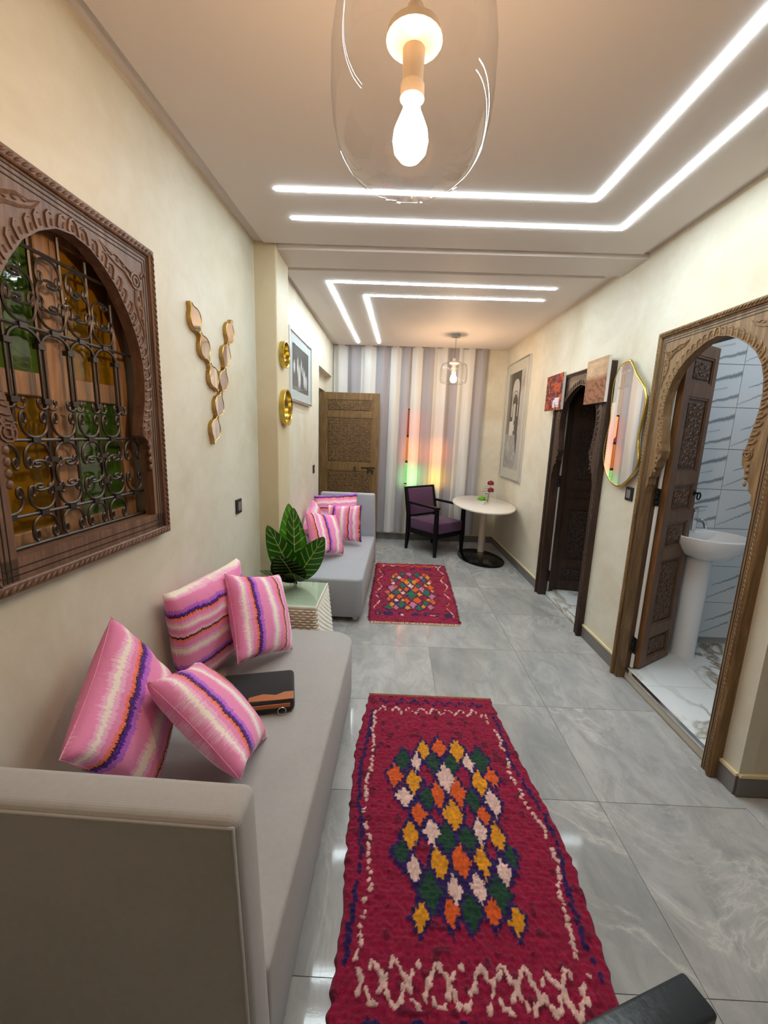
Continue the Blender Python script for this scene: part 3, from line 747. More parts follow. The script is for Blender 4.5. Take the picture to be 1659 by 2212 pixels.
def scroll_path(turn, n=48, k0=1.2):
    pts = []; x = z = 0.0; th = 0.0
    half = []
    k1 = (turn - k0*0.5)*2.7*2
    ds = 0.5/n
    for i in range(n+1):
        half.append((x, z)); t = i*ds
        kk = k0 + k1*(2*t)**1.7
        th += kk*ds; x += math.cos(th)*ds; z += math.sin(th)*ds
    left = [(-a, c) for a, c in reversed(half[1:])]
    return left + half
base_sc = scroll_path(8.6)
xm = max(a for a, c in base_sc); zt = max(c for a, c in base_sc)
def scroll_mesh(wd, ht, r=0.0042):
    return MB().tube([(a/xm*wd/2, 0, c/zt*ht) for a, c in base_sc], r, 5).mesh('scroll', 'iron', smooth=60)
cs = scroll_mesh(0.088, 0.072); cbig = scroll_mesh(0.10, 0.085); csm = scroll_mesh(0.034, 0.028, 0.004)
def put(me, u, z, rot):
    if abs(u) + 0.03 > halfw(z): return
    link('scroll', me, W1, Matrix.Translation((u, yg-0.004, z)) @ Matrix.Rotation(rot, 4, 'Y'))
for u in (-0.267, -0.1605, -0.0535, 0.0535, 0.1605, 0.267):
    put(cs, u, 1.556, 0); collar(u, 1.548)
    put(cs, u, 1.540, PI)
    if halfw(1.95) > abs(u)+0.02: put(cbig, u, 1.872, 0); collar(u, 1.862)
    if halfw(2.03) > abs(u)+0.03: put(cs, u, 2.068, PI)
    put(cs, u, 1.345, 0); collar(u, 1.335)
    if abs(u) < 0.25:
        put(cs, u, 1.327, PI)
for u in (-0.107, 0.107):
    for sg in (1, -1):
        put(cs, u + sg*0.006, 1.445, sg*PI/2)
        put(cs, u + sg*0.006, 1.965, sg*PI/2)
for z in (1.40, 1.49):
    for u in (-0.107, 0.107): collar(u, z)
for u in (-0.214, -0.107, 0.0, 0.107, 0.214):
    for sg in (1, -1): put(csm, u+sg*0.016, 1.637, 0)
# arches of rod below the bar
arc = MB().tube([(0.0535*math.cos(t), 0, 0.045*math.sin(t)) for t in [PI*i/14 for i in range(15)]], 0.0045, 5).mesh('rod_arch', 'iron', smooth=60)
for u in (-0.1605, -0.0535, 0.0535, 0.1605): link('rod_arch', arc, W1, Matrix.Translation((u, yg-0.003, 1.813)))

# ---------------------------------------------------------------- far window behind the curtains
W2 = thing('window_2', 'window of coloured glass panes glowing through the curtains', None, ((fx0+fx1)/2, 6.31, fz0), 0.0, kind='structure')
cw = (fx1-fx0)/2; hh = fz1-fz0
fm = MB(); xs = [-cw, 0.02, cw]; zs = [0, 0.34, 0.72, hh]
for x in xs: fm.box((x-0.018 if x > -cw else x, 0, 0), (x+0.018 if x < cw else x, 0.05, hh))
for z in zs: fm.box((-cw, 0.002, max(0, z-0.018)), (cw, 0.048, min(hh, z+0.018)))
fm.build('window_frame', 'wood_dark', W2)
pc = [['pane_lime', 'pane_orange', 'pane_red'], ['pane_yellow', 'pane_orange', 'pane_amber']]  # top row tinted darker: the glow's upward fade is put into the glass
for i in range(2):
    for j in range(3): MB().box((xs[i]+0.016, 0.022, zs[j]+0.016), (xs[i+1]-0.016, 0.026, zs[j+1]-0.016)).build('pane', pc[i][j], W2)
# ================================================================ LIGHT FITTINGS
def led(name, pts, w_, label):
    mb = MB(); n = len(pts)
    left, rightp = [], []
    P = [Vector((a, c)) for a, c in pts]
    for i in range(n):
        d0 = (P[i]-P[i-1]).normalized() if i else (P[1]-P[0]).normalized()
        d1 = (P[i+1]-P[i]).normalized() if i < n-1 else d0
        n0, n1 = Vector((-d0.y, d0.x)), Vector((-d1.y, d1.x)); m = (n0+n1).normalized(); k = w_/2/max(0.3, m.dot(n0))
        left.append(P[i]+m*k); rightp.append(P[i]-m*k)
    poly = [tuple(p) for p in left] + [tuple(p) for p in reversed(rightp)]
    o = thing(name, label, 'light strip', (0, 0, ZP), group='recessed ceiling light strips')
    MB().prism_xy(poly, -0.004, 0.0).build('diffuser', 'led_white', o)
    return o
led('led_strip', [(-0.644, 2.351), (0.978, 2.373), (1.005, 1.43), (1.018, 0.95)], 0.023, 'inner L-shaped white light strip above the near sofa, ending behind the pendant')
led('led_strip', [(-0.631, 2.638), (1.26, 2.663), (1.266, 1.72), (1.274, 0.85)], 0.023, 'outer L-shaped white light strip running beside the ceiling beam')
led('led_strip', [(-0.521, 5.913), (-0.572, 3.637), (1.271, 3.666)], 0.026, 'outer L-shaped white light strip on the curtain side of the beam')
led('led_strip', [(-0.239, 5.901), (-0.290, 3.956), (1.276, 3.959)], 0.026, 'inner L-shaped white light strip beside the far pendant lamp')

def pendant(loc, label, rad, prof, zb, ztop, rod=True):
    o = thing('pendant_lamp', label, 'lamp', loc, 0, 'clear glass pendant lamps')
    x, y, z = loc
    MB().lathe([(0, ZP-z), (0.055, ZP-z), (0.055, ZP-z-0.03), (0, ZP-z-0.03)], 28).build('ceiling_rose', 'lamp_grey', o, smooth=40)
    MB().tube([(0.0, 0, ztop), (0.004, 0, ztop+0.12), (0.0, 0, ZP-z-0.03)], 0.0022, 6).tube([(0.001, 0, ztop), (-0.005, 0, ztop+0.08), (0.012, 0, ZP-z-0.03)], 0.0015, 5).build('cable', 'wire', o)
    gl = MB().lathe(prof, 64).build('glass_shade', 'clear_glass', o, smooth=60, recalc=True)
    h = zb
    sk = MB().lathe([(0, h+0.235), (0.018, h+0.235), (0.02, h+0.20), (0.058, h+0.19), (0.06, h+0.175), (0.024, h+0.16), (0.022, h+0.10), (0.026, h+0.095), (0.026, h+0.07), (0, h+0.07)], 24)
    so = sk.build('socket', 'socket_cream', o, smooth=35)
    MB().lathe([(0, ztop+0.03), (0.014, ztop+0.03), (0.026, ztop), (0.026, ztop-0.012), (0, ztop-0.012)], 20).build('cap', 'lamp_grey', o, smooth=35)
    MB().lathe([(0, h+0.07), (0.017, h+0.068), (0.019, h+0.05), (0.028, h+0.03), (0.0365, h+0.01), (0.039, h-0.01), (0.035, h-0.03), (0.022, h-0.045), (0, h-0.05)], 24).build('bulb', 'bulb_warm', o, smooth=60)
    return o
near_prof = [(0.0, 0.0), (0.05, 0.003), (0.095, 0.014), (0.13, 0.036), (0.156, 0.072), (0.170, 0.12), (0.175, 0.17), (0.175, 0.25), (0.168, 0.30), (0.145, 0.345), (0.105, 0.38), (0.055, 0.40), (0.027, 0.405)]
pendant((0.013, 1.05, 2.145), 'tall clear glass pendant lamp with glowing bulb above the near rug', 0.175, near_prof, 0.10, 0.405)
far_prof = [(0.0, 0.004), (0.06, 0.0), (0.12, 0.003), (0.152, 0.016), (0.164, 0.045), (0.166, 0.12), (0.163, 0.19), (0.15, 0.232), (0.11, 0.248), (0.06, 0.252), (0.026, 0.254)]
pendant((0.706, 5.3, 2.227), 'wide clear glass pendant lamp hanging above the purple chair', 0.166, far_prof, 0.066, 0.254)

# ================================================================ SOFAS
def sofa(name, label, loc, rz, Lx, depth, arm_side, fab, r_end):
    # local x along the wall, y into the wall; arm at -x (arm_side=-1) or +x
    o = thing(name, label, 'sofa', loc, rz)
    d = depth/2; h = Lx/2; AT = 0.098
    sx0, sx1 = (-h+AT-0.004, h) if arm_side < 0 else (-h, h-AT+0.004)
    rad = [0.03, r_end, 0.03, 0.02] if arm_side < 0 else [0.06, 0.03, 0.02, 0.02]
    seat = MB().prism_xy(rounded_rect(sx0, -d, sx1, d, rad), 0.055, 0.392)
    me = bpy.data.meshes.new('seat'); me.from_pydata(seat.v, [], seat.f)
    bm = bmesh.new(); bm.from_mesh(me); bmesh.ops.recalc_face_normals(bm, faces=bm.faces)
    es = [e for e in bm.edges if all(v.co.z > 0.38 for v in e.verts)]
    bmesh.ops.bevel(bm, geom=es, offset=0.045, segments=5, profile=0.5, affect='EDGES', clamp_overlap=True)
    es = [e for e in bm.edges if all(v.co.z < 0.06 for v in e.verts) and e.is_manifold]
    bmesh.ops.bevel(bm, geom=es, offset=0.006, segments=1, affect='EDGES')
    bm.to_mesh(me); bm.free()
    for p in me.polygons: p.use_smooth = True
    me.set_sharp_from_angle(angle=R(48)); me.materials.append(MAT[fab]); link('seat', me, o)
    s_ = arm_side; ax0, ax1 = (s_*h, s_*(h-AT))
    a0, a1 = min(ax0, ax1), max(ax0, ax1)
    arm = MB().add([(a0, -d-0.016, 0.05), (a1, -d-0.016, 0.05), (a1, d, 0.05), (a0, d, 0.05), (a0, -d+0.014, 0.90), (a1, -d+0.014, 0.90), (a1, d, 0.90), (a0, d, 0.90)],
                   [(3,2,1,0),(4,5,6,7),(0,1,5,4),(1,2,6,5),(2,3,7,6),(3,0,4,7)])
    am = arm.build('arm', fab, o, bevel=(0.022, 4, R(30)), smooth=50)
    xo = ax0 - s_*0.003; pz = 0.886
    MB().tube([(xo, d-0.02, pz), (xo, -d+0.024, pz), (xo, -d-0.004, 0.06)], 0.004, 6).build('piping', fab, am, smooth=60)
    lg = MB().box((-0.018, -0.018, 0), (0.018, 0.018, 0.058)).mesh('leg', 'steel_leg')
    for x in (-h+0.07, h-0.07):
        for y in (-d+0.06, d-0.06): link('leg', lg, o, Matrix.Translation((x, y, 0)))
    return o
S1 = LW(-1.475, 0, 0.797-0.3925)
sofa('sofa', 'grey fabric daybed with one tall arm below the carved window', tuple(S1), LROT, 1.76, 0.785, -1, 'sofa_fabric', 0.14)
sofa('sofa', 'grey fabric daybed beyond the wicker table, its arm against the carved door', (-0.526, 4.115, 0), PI/2 - R(1.3), 1.63, 0.66, 1, 'sofa_fabric_cool', 0.05)

# ================================================================ CUSHIONS
def cushion(label, c, yaw, lean, roll, s, phase, group, along_u=False, thick=0.15, flip=1.0, period=0.34):
    nm = 'ikat_%d' % len([m for m in bpy.data.materials if m.name.startswith('ikat')])
    ikat(nm, phase, period, flip)
    yaw, lean, roll = R(yaw), R(lean), R(roll)
    n = Vector((math.sin(yaw)*math.cos(lean), -math.cos(yaw)*math.cos(lean), math.sin(lean)))
    u = Vector((math.cos(yaw), math.sin(yaw), 0)); v = n.cross(u)
    if v.z < 0: v = -v
    uu = u*math.cos(roll) + v*math.sin(roll); vv = -u*math.sin(roll) + v*math.cos(roll)
    if along_u: uu, vv = vv, -uu
    M = Matrix((uu, vv, uu.cross(vv))).transposed().to_4x4(); M.translation = Vector(c)
    N = 29; h = s/2
    mb = MB(); seed = len(nm) + phase*10
    def shape(a, b_, sg):
        x, y = a*2-1, b_*2-1
        px, py = x*h*(1 - 0.075*(1-y*y)*abs(x)**3*1.0), y*h*(1 - 0.075*(1-x*x)*abs(y)**3)
        e = max(0.0, (1-x**2))**0.36 * max(0.0, (1-y**2))**0.36
        z = sg*thick*0.5*e*(1 + 0.10*math.sin(3.1*x+seed)*math.cos(2.3*y+seed)) 
        if e > 0: z += 0.006*math.sin(9*x+4*y+seed)*e*(abs(x)**2+abs(y)**2)
        return (px, py, z)
    mb.grid(N, N, lambda a, b_: shape(a, b_, 1)); mb.grid(N, N, lambda a, b_: shape(1-a, b_, -1))
    me = mb.mesh('cushion', nm, recalc=False)
    bm = bmesh.new(); bm.from_mesh(me); bmesh.ops.remove_doubles(bm, verts=bm.verts, dist=1e-5); bmesh.ops.recalc_face_normals(bm, faces=bm.faces); bm.to_mesh(me); bm.free()
    for p in me.polygons: p.use_smooth = True
    o = thing('cushion', label, 'cushion', c, group=group); o.matrix_world = M
    link('cover', me, o)
    ring = [(x, y) for x, y in [(-1+2*i/14, -1) for i in range(14)] + [(1, -1+2*i/14) for i in range(14)] + [(1-2*i/14, 1) for i in range(14)] + [(-1, 1-2*i/14) for i in range(14)]]
    MB().tube([shape((x+1)/2, (y+1)/2, 0) for x, y in ring], 0.0016, 5, True).build('seam', nm, o, smooth=80)
    return o
G1, G2 = 'pink striped cushions on the near sofa', 'pink striped cushions on the far sofa'
cushion('pink ikat cushion tipped on its corner against the wall by the tall sofa arm', (-0.825, 1.193, 0.684), 96.8, 15.3, -60.6, 0.44, 0.05, G1, period=0.40)
cushion('pink ikat cushion slumped on the seat beside the black pouch', (-0.598, 1.302, 0.607), 118.0, 43.0, -31.8, 0.415, 0.10, G1, period=0.36)
cushion('large pink ikat cushion with level stripes standing against the wall', (-0.865, 1.90, 0.66), 72.0, 3.0, 4.0, 0.50, 0.3, G1, along_u=True, period=0.27, thick=0.17)
cushion('pink ikat cushion leaning on the level-striped one next to the wicker table', (-0.66, 2.02, 0.65), 74.3, 24.0, -19.0, 0.43, 0.12, G1, period=0.34)
cushion('large pink ikat cushion with level stripes propped at the tall grey arm', (-0.62, 4.675, 0.655), 5.0, 8.0, 4.0, 0.50, 0.1, G2, along_u=True, period=0.3)
cushion('pink ikat cushion tipped on its corner behind the plant leaves', (-0.79, 4.22, 0.65), 77.0, 3.0, -41.6, 0.37, 0.6, G2)
cushion('upright pink ikat cushion standing nearest the tall grey arm edge', (-0.50, 4.42, 0.625), -14.0, 10.0, 4.0, 0.40, 0.2, G2, period=0.30)
cushion('pink ikat cushion slumped in front of the others on the far sofa', (-0.63, 3.91, 0.63), 60.0, 28.0, -14.0, 0.42, 0.9, G2, period=0.34)

# pouch on the near sofa
po = thing('pouch', 'black canvas pouch with tan leather band lying on the near sofa', 'pouch', (-0.575, 1.69, 0.394), R(14))
PX, PY, PH = 0.165, 0.128, 0.06
MB().box((-PX, -PY, 0), (PX, PY, PH)).build('body', 'black_canvas', po, bevel=(0.022, 4, R(30)), smooth=50)
lb = MB(); band = [(-0.03, 0.046), (0.03, 0.062), (0.085, 0.048), (0.12, 0.066), (PX-0.004, 0.066)]
low = [(-0.03, 0.016), (0.03, 0.014), (0.085, 0.012), (0.12, 0.012), (PX-0.004, 0.012)]
lb.prism_xy([(x, -PY+y) for x, y in low] + [(x, -PY+y) for x, y in reversed(band)], PH-0.002, PH+0.0025)
lb.box((-0.03, -PY-0.0022, 0.03), (PX-0.02, -PY+0.004, PH-0.012))
lb.build('leather_band', 'tan_leather', po, bevel=(0.001, 1, R(40)))
MB().box((-PX+0.02, -PY-0.003, 0.022), (PX-0.02, -PY+0.002, 0.032)).build('zip', 'zip', po)
MB().tube([(0.11+0.017*math.cos(t), -PY-0.006, 0.018+0.017*math.sin(t)) for t in [2*PI*i/18 for i in range(18)]], 0.0022, 6, True).build('zip_ring', 'chrome', po, smooth=60)

# ================================================================ WICKER SIDE TABLE + PLANT
st = thing('side_table', 'white wicker cube side table with glass top between the two sofas', 'table', (-0.678, 2.722, 0), R(-1.0))
ht, hb, zt_ = 0.222, 0.262, 0.495
body = MB().frustum((0, 0), (hb, hb), (ht, ht), 0.02, zt_-0.02).build('body', 'wicker', st)
MB().box((-ht-0.006, -ht-0.006, zt_-0.024), (ht+0.006, ht+0.006, zt_-0.004)).build('rim', 'wicker_white', st, bevel=(0.006, 2, R(30)))
MB().box((-ht, -ht, zt_-0.004), (ht, ht, zt_+0.006)).build('glass_top', 'table_glass', st, bevel=(0.002, 1, R(30)))
tw = MB()
for i in range(26):
    x = -ht+0.01 + i*(2*ht-0.02)/25
    tw.tube([(x, -ht+0.004, zt_-0.008), (x, ht-0.004, zt_-0.008)], 0.004, 5); tw.tube([(-ht+0.004, x, zt_-0.0095), (ht-0.004, x, zt_-0.0095)], 0.003, 4)
o = tw.build('top_weave', 'wicker_white', st, smooth=60); o['kind'] = 'stuff'
for side in range(4):
    wv = MB(); rows = 26
    for r_ in range(rows):
        f = (r_+0.5)/rows; z = 0.025 + f*(zt_-0.05); hw = hb + (ht-hb)*f
        n = 9
        for i in range(n):
            off = 0.5 if r_ % 2 else 0.0
            t0 = -1 + 2*(i+off)/n; t1 = min(1.0, t0 + 2/n)
            if t0 >= 0.99: continue
            a, c = t0*hw, t1*hw
            if side % 2 == 0: path = [(a, -hw-0.0, z), ((a+c)/2, -hw-0.009, z), (c, -hw-0.0, z)]
            else:   # diagonal weave on the flank
                path = [(hw, a, z), (hw+0.007, (a+c)/2, z+0.004), (hw, c, z+0.008)]
            if side >= 2: path = [(-p[0], -p[1], p[2]) for p in path]
            wv.tube(path, [0.003, 0.0072, 0.003], 4)
    o = wv.build('weave', 'wicker' if side % 2 == 0 else 'wicker_white', st, smooth=70); o['kind'] = 'stuff'

def leaf_mesh(name, length, width, bend, fold, dark, veins):
    nu, nv = 41, 90
    mb = MB(); cols = []
    def fn(a, b_):
        x = a*2-1
        w_ = width*0.5*(math.sin(PI*min(1, b_**0.75*0.98+0.02))**0.75)*(1 if b_ < 0.98 else 0.2)
        ang = bend*b_
        s = length*b_
        y = -length*bend*0.5*b_*b_ if True else 0
        z = s*math.cos(ang*0.5)
        return (x*w_, y + fold*abs(x)**1.3*w_, z)
    mb.grid(nu, nv, fn)
    for j in range(nv):
        for i in range(nu):
            b_ = j/(nv-1); x = i/(nu-1)*2-1
            g = dark
            t = (b_*veins - abs(x)*(0.9 + 0.5*b_)) % 1.0
            d = min(t, 1-t)
            m = max(0.0, 1 - d/0.085)*0.95 if abs(x) < 0.9 else 0.0
            if abs(x) < 0.05: m = 0.9
            vc = srgb(206, 226, 130)
            k = 0.9 + 0.2*hsh(i//3, j//3)
            cols.append(tuple(g[q]*k*(1-m) + vc[q]*m for q in range(3)))
    return mb.mesh(name, 'leaf_skin', cols=cols, recalc=False, smooth=80)
pl = thing('zebra_plant', 'dark green striped-leaf plant on the wicker side table', 'plant', (-0.672, 2.85, 0.502))
MB().lathe([(0, 0), (0.04, 0), (0.047, 0.03), (0.045, 0.065), (0.041, 0.065), (0.042, 0.03), (0, 0.008)], 20).build('glass_vase', 'clear_glass', pl, smooth=50)
def put_leaf(tip, width, bend, fold, dark, veins, root=(0, 0, 0.03), face=None):
    root, tip = Vector(root), Vector(tip); d = tip-root
    me = leaf_mesh('leaf', d.length, width, bend, fold, dark, veins)
    z = d.normalized(); yv = Vector(face) if face else Vector((0, 1, 0))
    x = yv.cross(z).normalized(); yv = z.cross(x)
    M = Matrix((x, yv, z)).transposed().to_4x4(); M.translation = root
    link('leaf', me, pl, M)
    return me
dk, md, lt = srgb(20, 50, 20), srgb(40, 98, 22), srgb(70, 146, 28)
put_leaf((-0.035, -0.01, 0.61), 0.20, 0.10, -0.18, lt, 9)
put_leaf((0.0, -0.06, 0.58), 0.18, -0.05, 0.2, md, 10)
put_leaf((-0.17, -0.06, 0.47), 0.19, 0.2, -0.25, md, 8)
put_leaf((0.23, -0.09, 0.40), 0.185, 0.1, 0.2, md, 8)
put_leaf((-0.06, -0.19, 0.33), 0.24, 0.35, -0.2, dk, 9, face=(0, 1, 0.4))
put_leaf((0.03, -0.20, 0.23), 0.15, 0.5, -0.3, dk, 10, face=(0, 1, 0.5))
put_leaf((-0.225, -0.17, 0.11), 0.15, 0.3, -0.15, dk, 7, face=(0.2, 0.4, -1))
put_leaf((-0.10, -0.02, 0.36), 0.17, 0.2, 0.2, lt, 8)
st_m = MB()
for a in range(5): st_m.tube([(0.01*math.cos(a*1.3), 0.01*math.sin(a*1.3), 0.004), (0.012*math.cos(a*1.3+1), 0.012*math.sin(a*1.3+1), 0.09)], 0.004, 5)
st_m.build('stem', 'stem_green', pl, smooth=60)

# ================================================================ ARMCHAIR
ch = thing('armchair', 'low armchair with purple upholstery and black wooden frame', 'chair', (0.632, 5.715, 0), R(-138.9))
hw = 0.27
def leg(path, rads):
    mb = MB(); vs = []; fs = []
    for (x, y, z), r in zip(path, rads):
        vs += [(x-r, y-r, z), (x+r, y-r, z), (x+r, y+r, z), (x-r, y+r, z)]
    for i in range(len(path)-1):
        for k in range(4): fs.append((i*4+k, i*4+(k+1) % 4, (i+1)*4+(k+1) % 4, (i+1)*4+k))
    n = len(path)*4; fs += [(3, 2, 1, 0), (n-4, n-3, n-2, n-1)]
    return mb.add(vs, fs)
for sx in (1, -1):
    leg([(sx*hw, hw, 0), (sx*hw, hw, 0.27), (sx*hw, hw, 0.655)], [0.016, 0.027, 0.022]).build('leg', 'wood_black', ch, bevel=(0.003, 1, R(30)))
    leg([(sx*hw, -hw-0.02, 0), (sx*hw, -hw+0.01, 0.28), (sx*hw, -hw+0.005, 0.5), (sx*hw, -hw-0.075, 0.885)], [0.016, 0.027, 0.025, 0.018]).build('leg', 'wood_black', ch, bevel=(0.003, 1, R(30)))
    MB().add([(sx*hw-0.022, -hw-0.05, 0.660), (sx*hw+0.022, -hw-0.05, 0.660), (sx*hw+0.03, hw+0.035, 0.65), (sx*hw-0.026, hw+0.035, 0.65), (sx*hw-0.022, -hw-0.05, 0.69), (sx*hw+0.022, -hw-0.05, 0.69), (sx*hw+0.03, hw+0.035, 0.68), (sx*hw-0.026, hw+0.035, 0.68)],
             [(3,2,1,0),(4,5,6,7),(0,1,5,4),(1,2,6,5),(2,3,7,6),(3,0,4,7)]).build('armrest', 'wood_black', ch, bevel=(0.006, 2, R(30)))
rails = MB()
for a, c in (((-hw, hw, 0.285), (hw, hw, 0.285)), ((-hw, -hw, 0.285), (hw, -hw, 0.285)), ((-hw, -hw, 0.285), (-hw, hw, 0.285)), ((hw, -hw, 0.285), (hw, hw, 0.285))): bar(rails, a, c, 0.03, 0.065)
rails.build('seat_rail', 'wood_black', ch)
MB().box((-hw+0.018, -hw+0.02, 0.305), (hw-0.018, hw+0.012, 0.455)).build('seat_cushion', 'purple_fabric', ch, bevel=(0.022, 4, R(30)), smooth=50)
bk = Matrix.Translation((0, -hw+0.0, 0.44)) @ Matrix.Rotation(R(11.0), 4, 'X')
fr = MB().box((-hw+0.01, -0.018, 0.415), (hw-0.01, 0.018, 0.45)).box((-hw+0.01, -0.018, 0.02), (hw-0.01, 0.018, 0.05)).box((-hw-0.0, -0.018, 0.02), (-hw+0.028, 0.018, 0.45)).box((hw-0.028, -0.018, 0.02), (hw, 0.018, 0.45))
o = fr.build('back_frame', 'wood_black', ch); o.matrix_local = bk
o = MB().box((-hw+0.026, -0.026, 0.045), (hw-0.026, 0.034, 0.42)).build('back_cushion', 'purple_fabric', ch, bevel=(0.014, 3, R(30)), smooth=50); o.matrix_local = bk

# ================================================================ TABLE
tb = thing('pedestal_table', 'oval white pedestal table with black base beside the purple armchair', 'table', (1.205, 5.40, 0))
def ellip(mb, prof, rx, ry, n=64, c=(0, 0)):
    vs = []; fs = []
    for k_, z in prof:
        vs += [(c[0] + (rx+k_)*math.cos(2*PI*i/n), c[1] + (ry+k_)*math.sin(2*PI*i/n), z) for i in range(n)]
    for a in range(len(prof)-1):
        for i in range(n): fs.append((a*n+i, a*n+(i+1) % n, (a+1)*n+(i+1) % n, (a+1)*n+i))
    fs += [tuple(range(n-1, -1, -1)), tuple(range((len(prof)-1)*n, len(prof)*n))]
    return mb.add(vs, fs)
ellip(MB(), [(-0.03, 0.722), (-0.004, 0.728), (0, 0.738), (-0.003, 0.747), (-0.01, 0.75)], 0.385, 0.70).build('table_top', 'white_lacquer', tb, smooth=35)
MB().lathe([(0, 0.018), (0.047, 0.018), (0.047, 0.722), (0, 0.722)], 32, (0.085, 0.27)).build('column', 'cream_lacquer', tb, smooth=40)
bs = ellip(MB(), [(0, 0.0), (0.002, 0.008), (0, 0.018), (-0.006, 0.021)], 0.277, 0.42)
o = bs.build('base', 'black_gloss', tb, smooth=35); o.location = (0.02, -0.01, 0); o.rotation_euler.z = R(13)
# things on the table
TZ = 0.7505
pp = thing('potted_plant', 'tiny round green plant in a white pot on the oval table', 'plant', (1.175, 5.32, TZ))
MB().lathe([(0, 0), (0.028, 0), (0.036, 0.05), (0.032, 0.05), (0.026, 0.01), (0, 0.01)], 20).build('pot', 'pot_white', pp, smooth=40)
mo = MB()
for i in range(150):
    a, c = random.uniform(0, 2*PI), random.uniform(0, 0.5*PI); rr = 0.055*random.uniform(0.6, 1)
    mo.ball((rr*math.cos(a)*math.cos(c)*1.05, rr*math.sin(a)*math.cos(c)*1.05, 0.052 + rr*math.sin(c)*0.85), (0.010, 0.010, 0.006), 5, 3, Matrix.Rotation(random.uniform(0, 3), 3, 'X'))
o = mo.build('foliage', 'moss_green', pp, smooth=80); o['kind'] = 'stuff'
fv = thing('rose_vase', 'two dark red roses in a small glass vase on the oval table', 'flowers', (1.275, 5.45, TZ))
MB().lathe([(0, 0.003), (0.026, 0.003), (0.032, 0.05), (0.03, 0.085), (0.028, 0.085), (0.03, 0.05), (0.022, 0.01), (0, 0.01)], 20).build('glass_vase', 'clear_glass', fv, smooth=40)
def rose(c, s):
    mb = MB()
    for k in range(3):
        for i in range(6):
            a = i*PI/3 + k*0.5; rr = s*(0.25 + 0.28*k)
            mb.ball((c[0] + rr*math.cos(a), c[1] + rr*math.sin(a), c[2] + s*(0.35-0.12*k)), (s*0.42, s*0.16, s*0.62), 7, 5, Matrix.Rotation(a+PI/2, 3, 'Z'))
    return mb.build('rose', 'rose_red', fv, smooth=80)
rose((0.025, 0, 0.255), 0.042); rose((0.03, -0.015, 0.165), 0.042)
MB().tube([(0, 0, 0.01), (0.005, 0, 0.12), (0.025, 0, 0.24)], 0.0028, 5).tube([(0.005, 0.003, 0.01), (0.012, 0, 0.09), (0.03, -0.015, 0.16)], 0.0028, 5).build('stem', 'stem_green', fv, smooth=60)
for i, (a, z, l_) in enumerate(((2.6, 0.18, 0.07), (3.3, 0.15, 0.085), (2.9, 0.21, 0.06), (0.2, 0.24, 0.06), (3.6, 0.12, 0.05))):
    q = MB().grid(3, 6, lambda x, y: (0.005 + y*l_, (x-0.5)*0.026*math.sin(PI*min(1, y*0.95+0.05)), y*0.03 - 0.04*y*y + 0.004*abs(x-0.5)))
    q.add([(p[0], p[1], p[2]-0.001) for p in q.v[:18]], [tuple(reversed(f)) for f in q.f[:10]])
    o = q.build('leaf', 'stem_green', fv, recalc=False); o.matrix_local = Matrix.Translation((0.008, 0, z)) @ Matrix.Rotation(a, 4, 'Z')

# ================================================================ CURTAINS
def curtain(label, x0, x1, xb0, xb1, bands, seed):
    o = thing('curtain', label, 'curtain', ((x0+x1)/2, 6.185, 0.0), group='striped curtains on the end wall')
    nx, ny = 260, 40; xc = (x0+x1)/2
    z0, z1 = 0.135, ZC
    whitec, greyc = srgb(246, 246, 247), srgb(192, 189, 197)
    cols = []
    def bandcol(a):
        for p, k in bands:
            if a <= p: return whitec if k == 'w' else greyc
        return greyc
    def fn(a, b_):
        t = b_; xa = (x0 + (x1-x0)*a)*t + (xb0 + (xb1-xb0)*a)*(1-t)
        ph = a*(x1-x0)*2*PI
        amp = 0.026 + 0.006*(1-t)
        y = amp*math.sin(ph/0.19 + seed + 0.5*math.sin(ph*0.9+seed)) + 0.004*math.sin(ph/0.062 + 2*seed)*(0.15 + 1.2*t**6) - 0.012*(1-t)
        xx = xa - xc + 0.012*math.cos(ph/0.19+seed)
        return (xx, y, z0 + (z1-z0)*t)
    mb = MB().grid(nx, ny, fn)
    cols = [bandcol(i/(nx-1)) for j in range(ny) for i in range(nx)]
    me = mb.mesh('cloth', 'curtain_cloth', cols=cols, recalc=False, smooth=80)
    link('cloth', me, o)
    MB().tube([(x0-xc, 0.0, ZC-0.012), (x1-xc, 0.0, ZC-0.012)], 0.008, 8).build('rail', 'lamp_grey', o, smooth=40)
    hem = MB().grid(nx, 2, lambda a, b_: tuple(Vector(fn(a, 0)) + Vector((0, -0.0025, 0.0 + 0.05*b_))))
    link('hem', hem.mesh('hem', 'curtain_cloth', cols=[bandcol(i/(nx-1)) for j in range(2) for i in range(nx)], recalc=False, smooth=80), o)
    return o
curtain('white and grey striped curtain hanging behind the open carved door', -0.90, 0.200, -0.89, 0.165, [(0.193, 'w'), (0.364, 'g'), (0.568, 'w'), (0.761, 'g'), (0.886, 'w'), (1.01, 'g')], 0.6)
curtain('white and grey striped curtain behind the purple armchair, glowing orange and yellow', 0.232, 1.27, 0.230, 1.245, [(0.13, 'w'), (0.293, 'g'), (0.467, 'w'), (0.63, 'g'), (0.837, 'w'), (1.01, 'g')], 2.1)
